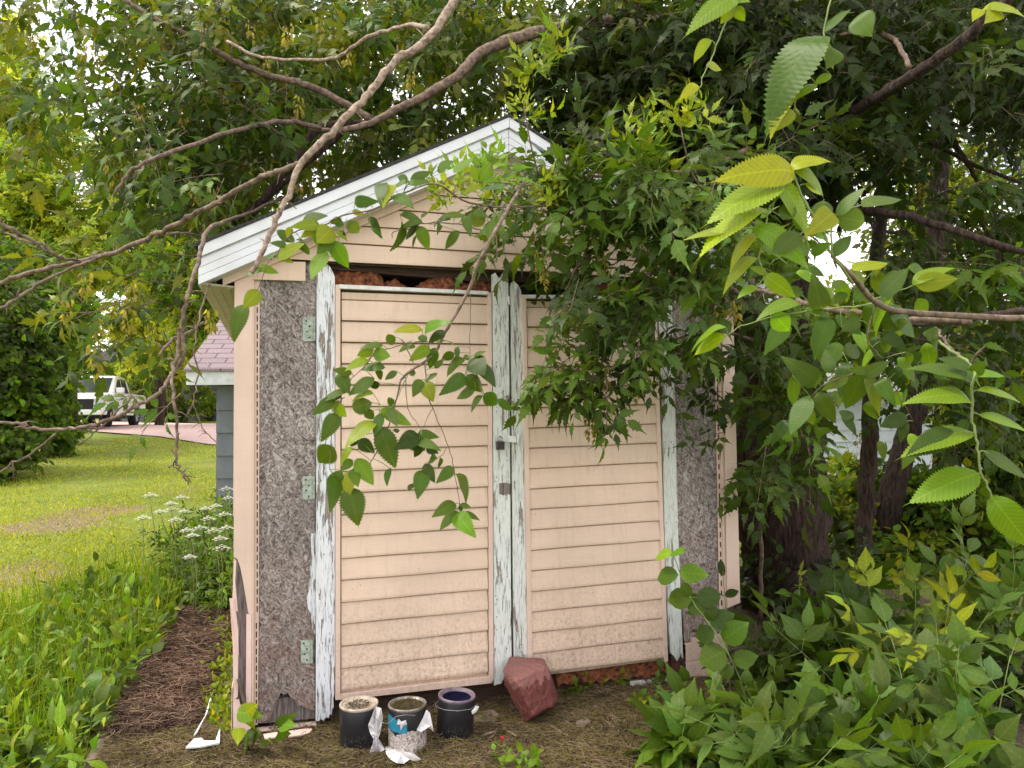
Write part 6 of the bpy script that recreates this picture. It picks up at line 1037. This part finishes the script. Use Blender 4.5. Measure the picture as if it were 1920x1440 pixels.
bgtree('grey green tree standing behind the hedge at the left edge', gb(60, 22), at(60, 560, 22), [(60, 330, 22, 2.4, 2.0), (10, 420, 21, 2.0, 2.0), (140, 400, 22, 1.9, 2.0), (-60, 300, 22, 2.2, 2.2), (90, 500, 21, 2.0, 1.4), (150, 290, 23, 1.3, 1.2)], 'YBfb', .19, PIN, 2300, BG, nodes=3, ln=(.4, .9))
bgtree('loose yellow leaved tree whose top shows against the sky at the far left', gb(-60, 26), at(-60, 500, 26), [(0, 190, 26, 1.3, 1.1), (-70, 160, 26, 2.0, 2.2), (60, 90, 27, .8, .8)], 'YfB', .19, PIN, 900, BG, nodes=3, ln=(.4, .9))
bgtree('dense green tree behind the white pickup', gb(330, 38), at(330, 640, 38), [(300, 690, 38, 2.2, 1.8), (360, 680, 37, 2.0, 2.2), (420, 640, 38, 2.4, 3.), (250, 640, 40, 2.2, 1.6)], 'bBf', .2, PIN, 900, BG, nodes=3, ln=(.5, 1.1))
bgtree('dark round evergreen shrub at the far side of the drive beside the grey outbuilding', gb(395, 40), at(395, 760, 40), [(396, 760, 40, .9, 1.1), (392, 775, 40, 1.0, .7)], 'kd', .12, ONE, 900, None, r=.08, name='evergreen_shrub', cat='shrub', nodes=4, ln=(.2, .4))
bgtree('loose green bush overhanging the rear of the pickup', gb(310, 36), at(310, 760, 36), [(310, 745, 36, 1.4, 1.2), (340, 770, 36, 1.1, .7), (280, 775, 37, .9, .6)], 'gfd', .16, PIN, 500, None, r=.06, name='bush', cat='bush', nodes=3, ln=(.4, .8))
bgtree('leafy tree rising behind the mauve roof of the grey outbuilding', gb(430, 17), at(430, 560, 17), [(400, 500, 17, 1.2, 1.3), (450, 460, 17, 1.3, 1.4), (380, 570, 18, 1.0, .8)], 'gfb', .15, PIN, 420, None, nodes=3, ln=(.3, .7))
HG = 'vine covered shrubs at the left edge of the lawn'
bgtree('dark hedge shrub overgrown with round vine leaves nearest the left edge', (*gpt(20, 890)[:2], gz(*gpt(20, 890)[:2])), at(20, 700, 14.2), [(-40, 700, 14, 1.0, 1.3), (-90, 620, 14, 1.4, 1.8), (-20, 800, 13.7, .9, .7), (-70, 840, 13.5, 1.1, .6)], 'gbgd', .13, ONE, 2600, HG, tpl=T_RND, r=.08, name='vine_covered_shrub', cat='shrub', nodes=4, ln=(.25, .5), droop=.7)
bgtree('middle vine covered shrub with a leafy arching top above the drive', (*gpt(100, 850)[:2], gz(*gpt(100, 850)[:2])), at(90, 700, 18), [(40, 600, 18, 1.2, 1.2), (70, 665, 18, .8, .9), (40, 740, 17.6, .9, 1.0), (62, 800, 17.6, .8, .55), (20, 540, 18, 1.4, 1.0)], 'gbbg', .13, ONE, 2800, HG, tpl=T_RND, r=.08, name='vine_covered_shrub', cat='shrub', nodes=4, ln=(.25, .5), droop=.7)
bgtree('vine covered shrub furthest along, drooping over the front of the pickup', (*gpt(135, 835)[:2], gz(*gpt(135, 835)[:2])), at(140, 720, 21), [(90, 640, 21, .8, .8), (98, 730, 20.8, .5, .8), (95, 800, 20.6, .55, .4), (115, 590, 22, .7, .5)], 'gbb', .14, ONE, 1700, HG, tpl=T_RND, r=.08, name='vine_covered_shrub', cat='shrub', nodes=4, ln=(.25, .5), droop=.7)
# right: thinner trees with light coming through
RB = 'trees behind the box elder on the right'
bgtree('bright leaved young tree seen through the gap right of the box elder trunk', gb(1750, 9.5), at(1750, 500, 9.5), [(1700, 330, 9.5, 1.0, .9), (1820, 380, 9.5, 1.1, 1.0), (1640, 430, 9., .8, .8), (1900, 480, 9.5, 1.0, 1.0), (1760, 480, 9, .9, .7), (1680, 600, 9.5, .7, .6), (1790, 590, 9.5, .8, .6), (1600, 540, 9.5, .6, .6), (1950, 330, 10, 1.2, 1.0)], 'fboy', .13, BE3, 900, RB, tpl=T_BE, r=.10, nodes=3, ln=(.3, .6))
bgtree('shaded green tree at the right edge behind the long elm leaves', gb(1920, 8), at(1900, 620, 8), [(1880, 620, 8, .8, .8), (1960, 700, 8, .9, 1.0), (1850, 780, 8, .7, .8), (1900, 900, 7.5, .8, .7), (1790, 700, 8, .6, .5)], 'gdf', .11, BE3, 700, RB, tpl=T_BE, r=.09, nodes=3, ln=(.3, .5))
bgtree('sparse tall tree with sky showing between its leaves behind the upper right canopy', gb(1500, 13), at(1500, 400, 13), [(1650, 250, 13, 1.6, 1.4), (1480, 150, 13, 2.0, 1.6), (1850, 150, 13, 2.0, 1.3), (1250, 120, 14, 2.2, 1.8)], 'gfo', .16, BE3, 620, RB, tpl=T_BE, r=.16, nodes=3, ln=(.4, .9))
bgtree('tall tree glimpsed through the canopy above the shed roof', gb(800, 14), at(800, 400, 14), [(780, 150, 14, 2.6, 2.0), (600, 120, 14, 1.9, 1.6), (980, 200, 14, 2.2, 2.0), (620, 320, 13, 1.8, 1.0)], 'gfb', .17, BE3, 760, RB, tpl=T_BE, r=.2, nodes=3, ln=(.4, .9))
for (x0, x1, y0, y1, d, r0, r1, lb) in ((1620, 1640, 1080, 560, 6.6, .085, .06, 'slim dark rough barked trunk standing upright before the pale house wall'), (1668, 1745, 1000, 620, 7.2, .13, .10, 'thicker rough barked trunk leaning to the right before the pale house wall')):
    b_ = at(x0, y0, d); b_[2] = 0; o = thing('tree', lb, 'tree', b_, 0, RB); mb = MB(); Q = spline([b_-np.array([0, 0, .1]), at(x0, y0-60, d), at((x0+x1)/2, (y0+y1)/2, d), at(x1, y1, d), at(x1+20, 200, d+.3), at(x1+30, -200, d+.5)], 8, .008); mb.tube(Q, list(np.linspace(r0, r1*.7, len(Q))), 14, wob=.09); mb.build('trunk', M_BARK, o, smooth=True, world=True)
    LV = Leaves(T_BE); tw = []; O = volume([(x1-150, -200), (x1+250, -200), (x1+250, 120), (x1-100, 160)], d, d+1.2, 60); sprays(LV, tw, O, rdir(60, (0, -.3, -.2), .6), .4, 4, BE3, .11, 'gdo', droop=.4); LV.build('crown', M_LEAFM, o); rods_build(tw, 'twigs', M_TWIG, o)
# sunlit bushes low behind the trunks
bgtree('sunlit yellow green bush below the pale house wall', gb(1590, 9), at(1590, 930, 9), [(1590, 930, 9, .45, .45), (1625, 985, 8.8, .5, .35), (1700, 1000, 8.6, .5, .35)], 'yfb', .10, ONE, 420, None, tpl=T_RND, r=.03, name='bush', cat='bush', nodes=4, ln=(.2, .45))
bgtree('green bush filling the ground at the right edge behind the seedlings', gb(1850, 7), at(1850, 1000, 7), [(1800, 1060, 7, .6, .45), (1900, 1050, 6.8, .7, .6), (1720, 1110, 6.6, .5, .35)], 'gbf', .10, ONE, 520, None, tpl=T_RND, r=.03, name='bush', cat='bush', nodes=4, ln=(.2, .45))
bgtree('dense shaded bush closing the gap beside the leaning trunk on the right', gb(1800, 8), at(1800, 900, 8), [(1790, 930, 8, .6, .5), (1880, 850, 8, .6, .7), (1720, 1000, 7.8, .5, .35), (1840, 1000, 7.6, .6, .4)], 'gdg', .11, BE3, 760, None, tpl=T_BEB, r=.03, name='bush', cat='bush', nodes=3, ln=(.2, .45))
bgtree('leafy green bush low between the big trunk and the slim trunk', gb(1570, 7.5), at(1570, 1000, 7.5), [(1560, 990, 7.5, .4, .35), (1640, 1040, 7.2, .5, .3)], 'bgf', .09, ONE, 360, None, tpl=T_RND, r=.02, name='bush', cat='bush', nodes=4, ln=(.2, .4))
# ivy-like growth at the foot of the box elder
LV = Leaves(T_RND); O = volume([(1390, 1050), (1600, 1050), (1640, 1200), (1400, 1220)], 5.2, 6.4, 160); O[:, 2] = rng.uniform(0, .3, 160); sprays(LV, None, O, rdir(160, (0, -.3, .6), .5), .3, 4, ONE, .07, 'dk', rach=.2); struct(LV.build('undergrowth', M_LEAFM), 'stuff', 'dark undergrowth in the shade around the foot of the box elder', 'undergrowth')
# far belt of woods closing the view
LV = Leaves(T_LOW); n = 60000; a = rng.uniform(-1.1, 1.1, n); d = rng.uniform(60, 75, n); A = np.stack([np.sin(a)*d, np.cos(a)*d, 1.2+rng.uniform(0, 1, n)**1.2*(8+2.0*np.sin(a*17)+1.5*np.sin(a*41))], 1); LV.add(A, rdir(n, (0, 0, 0), 1), rdir(n, (0, -.6, .6), .6), rng.uniform(.5, .9, n), 1.3, 'gfb', .25); struct(LV.build('distant_woods', M_LEAF), 'stuff', 'distant belt of green woods closing the view', 'woods')
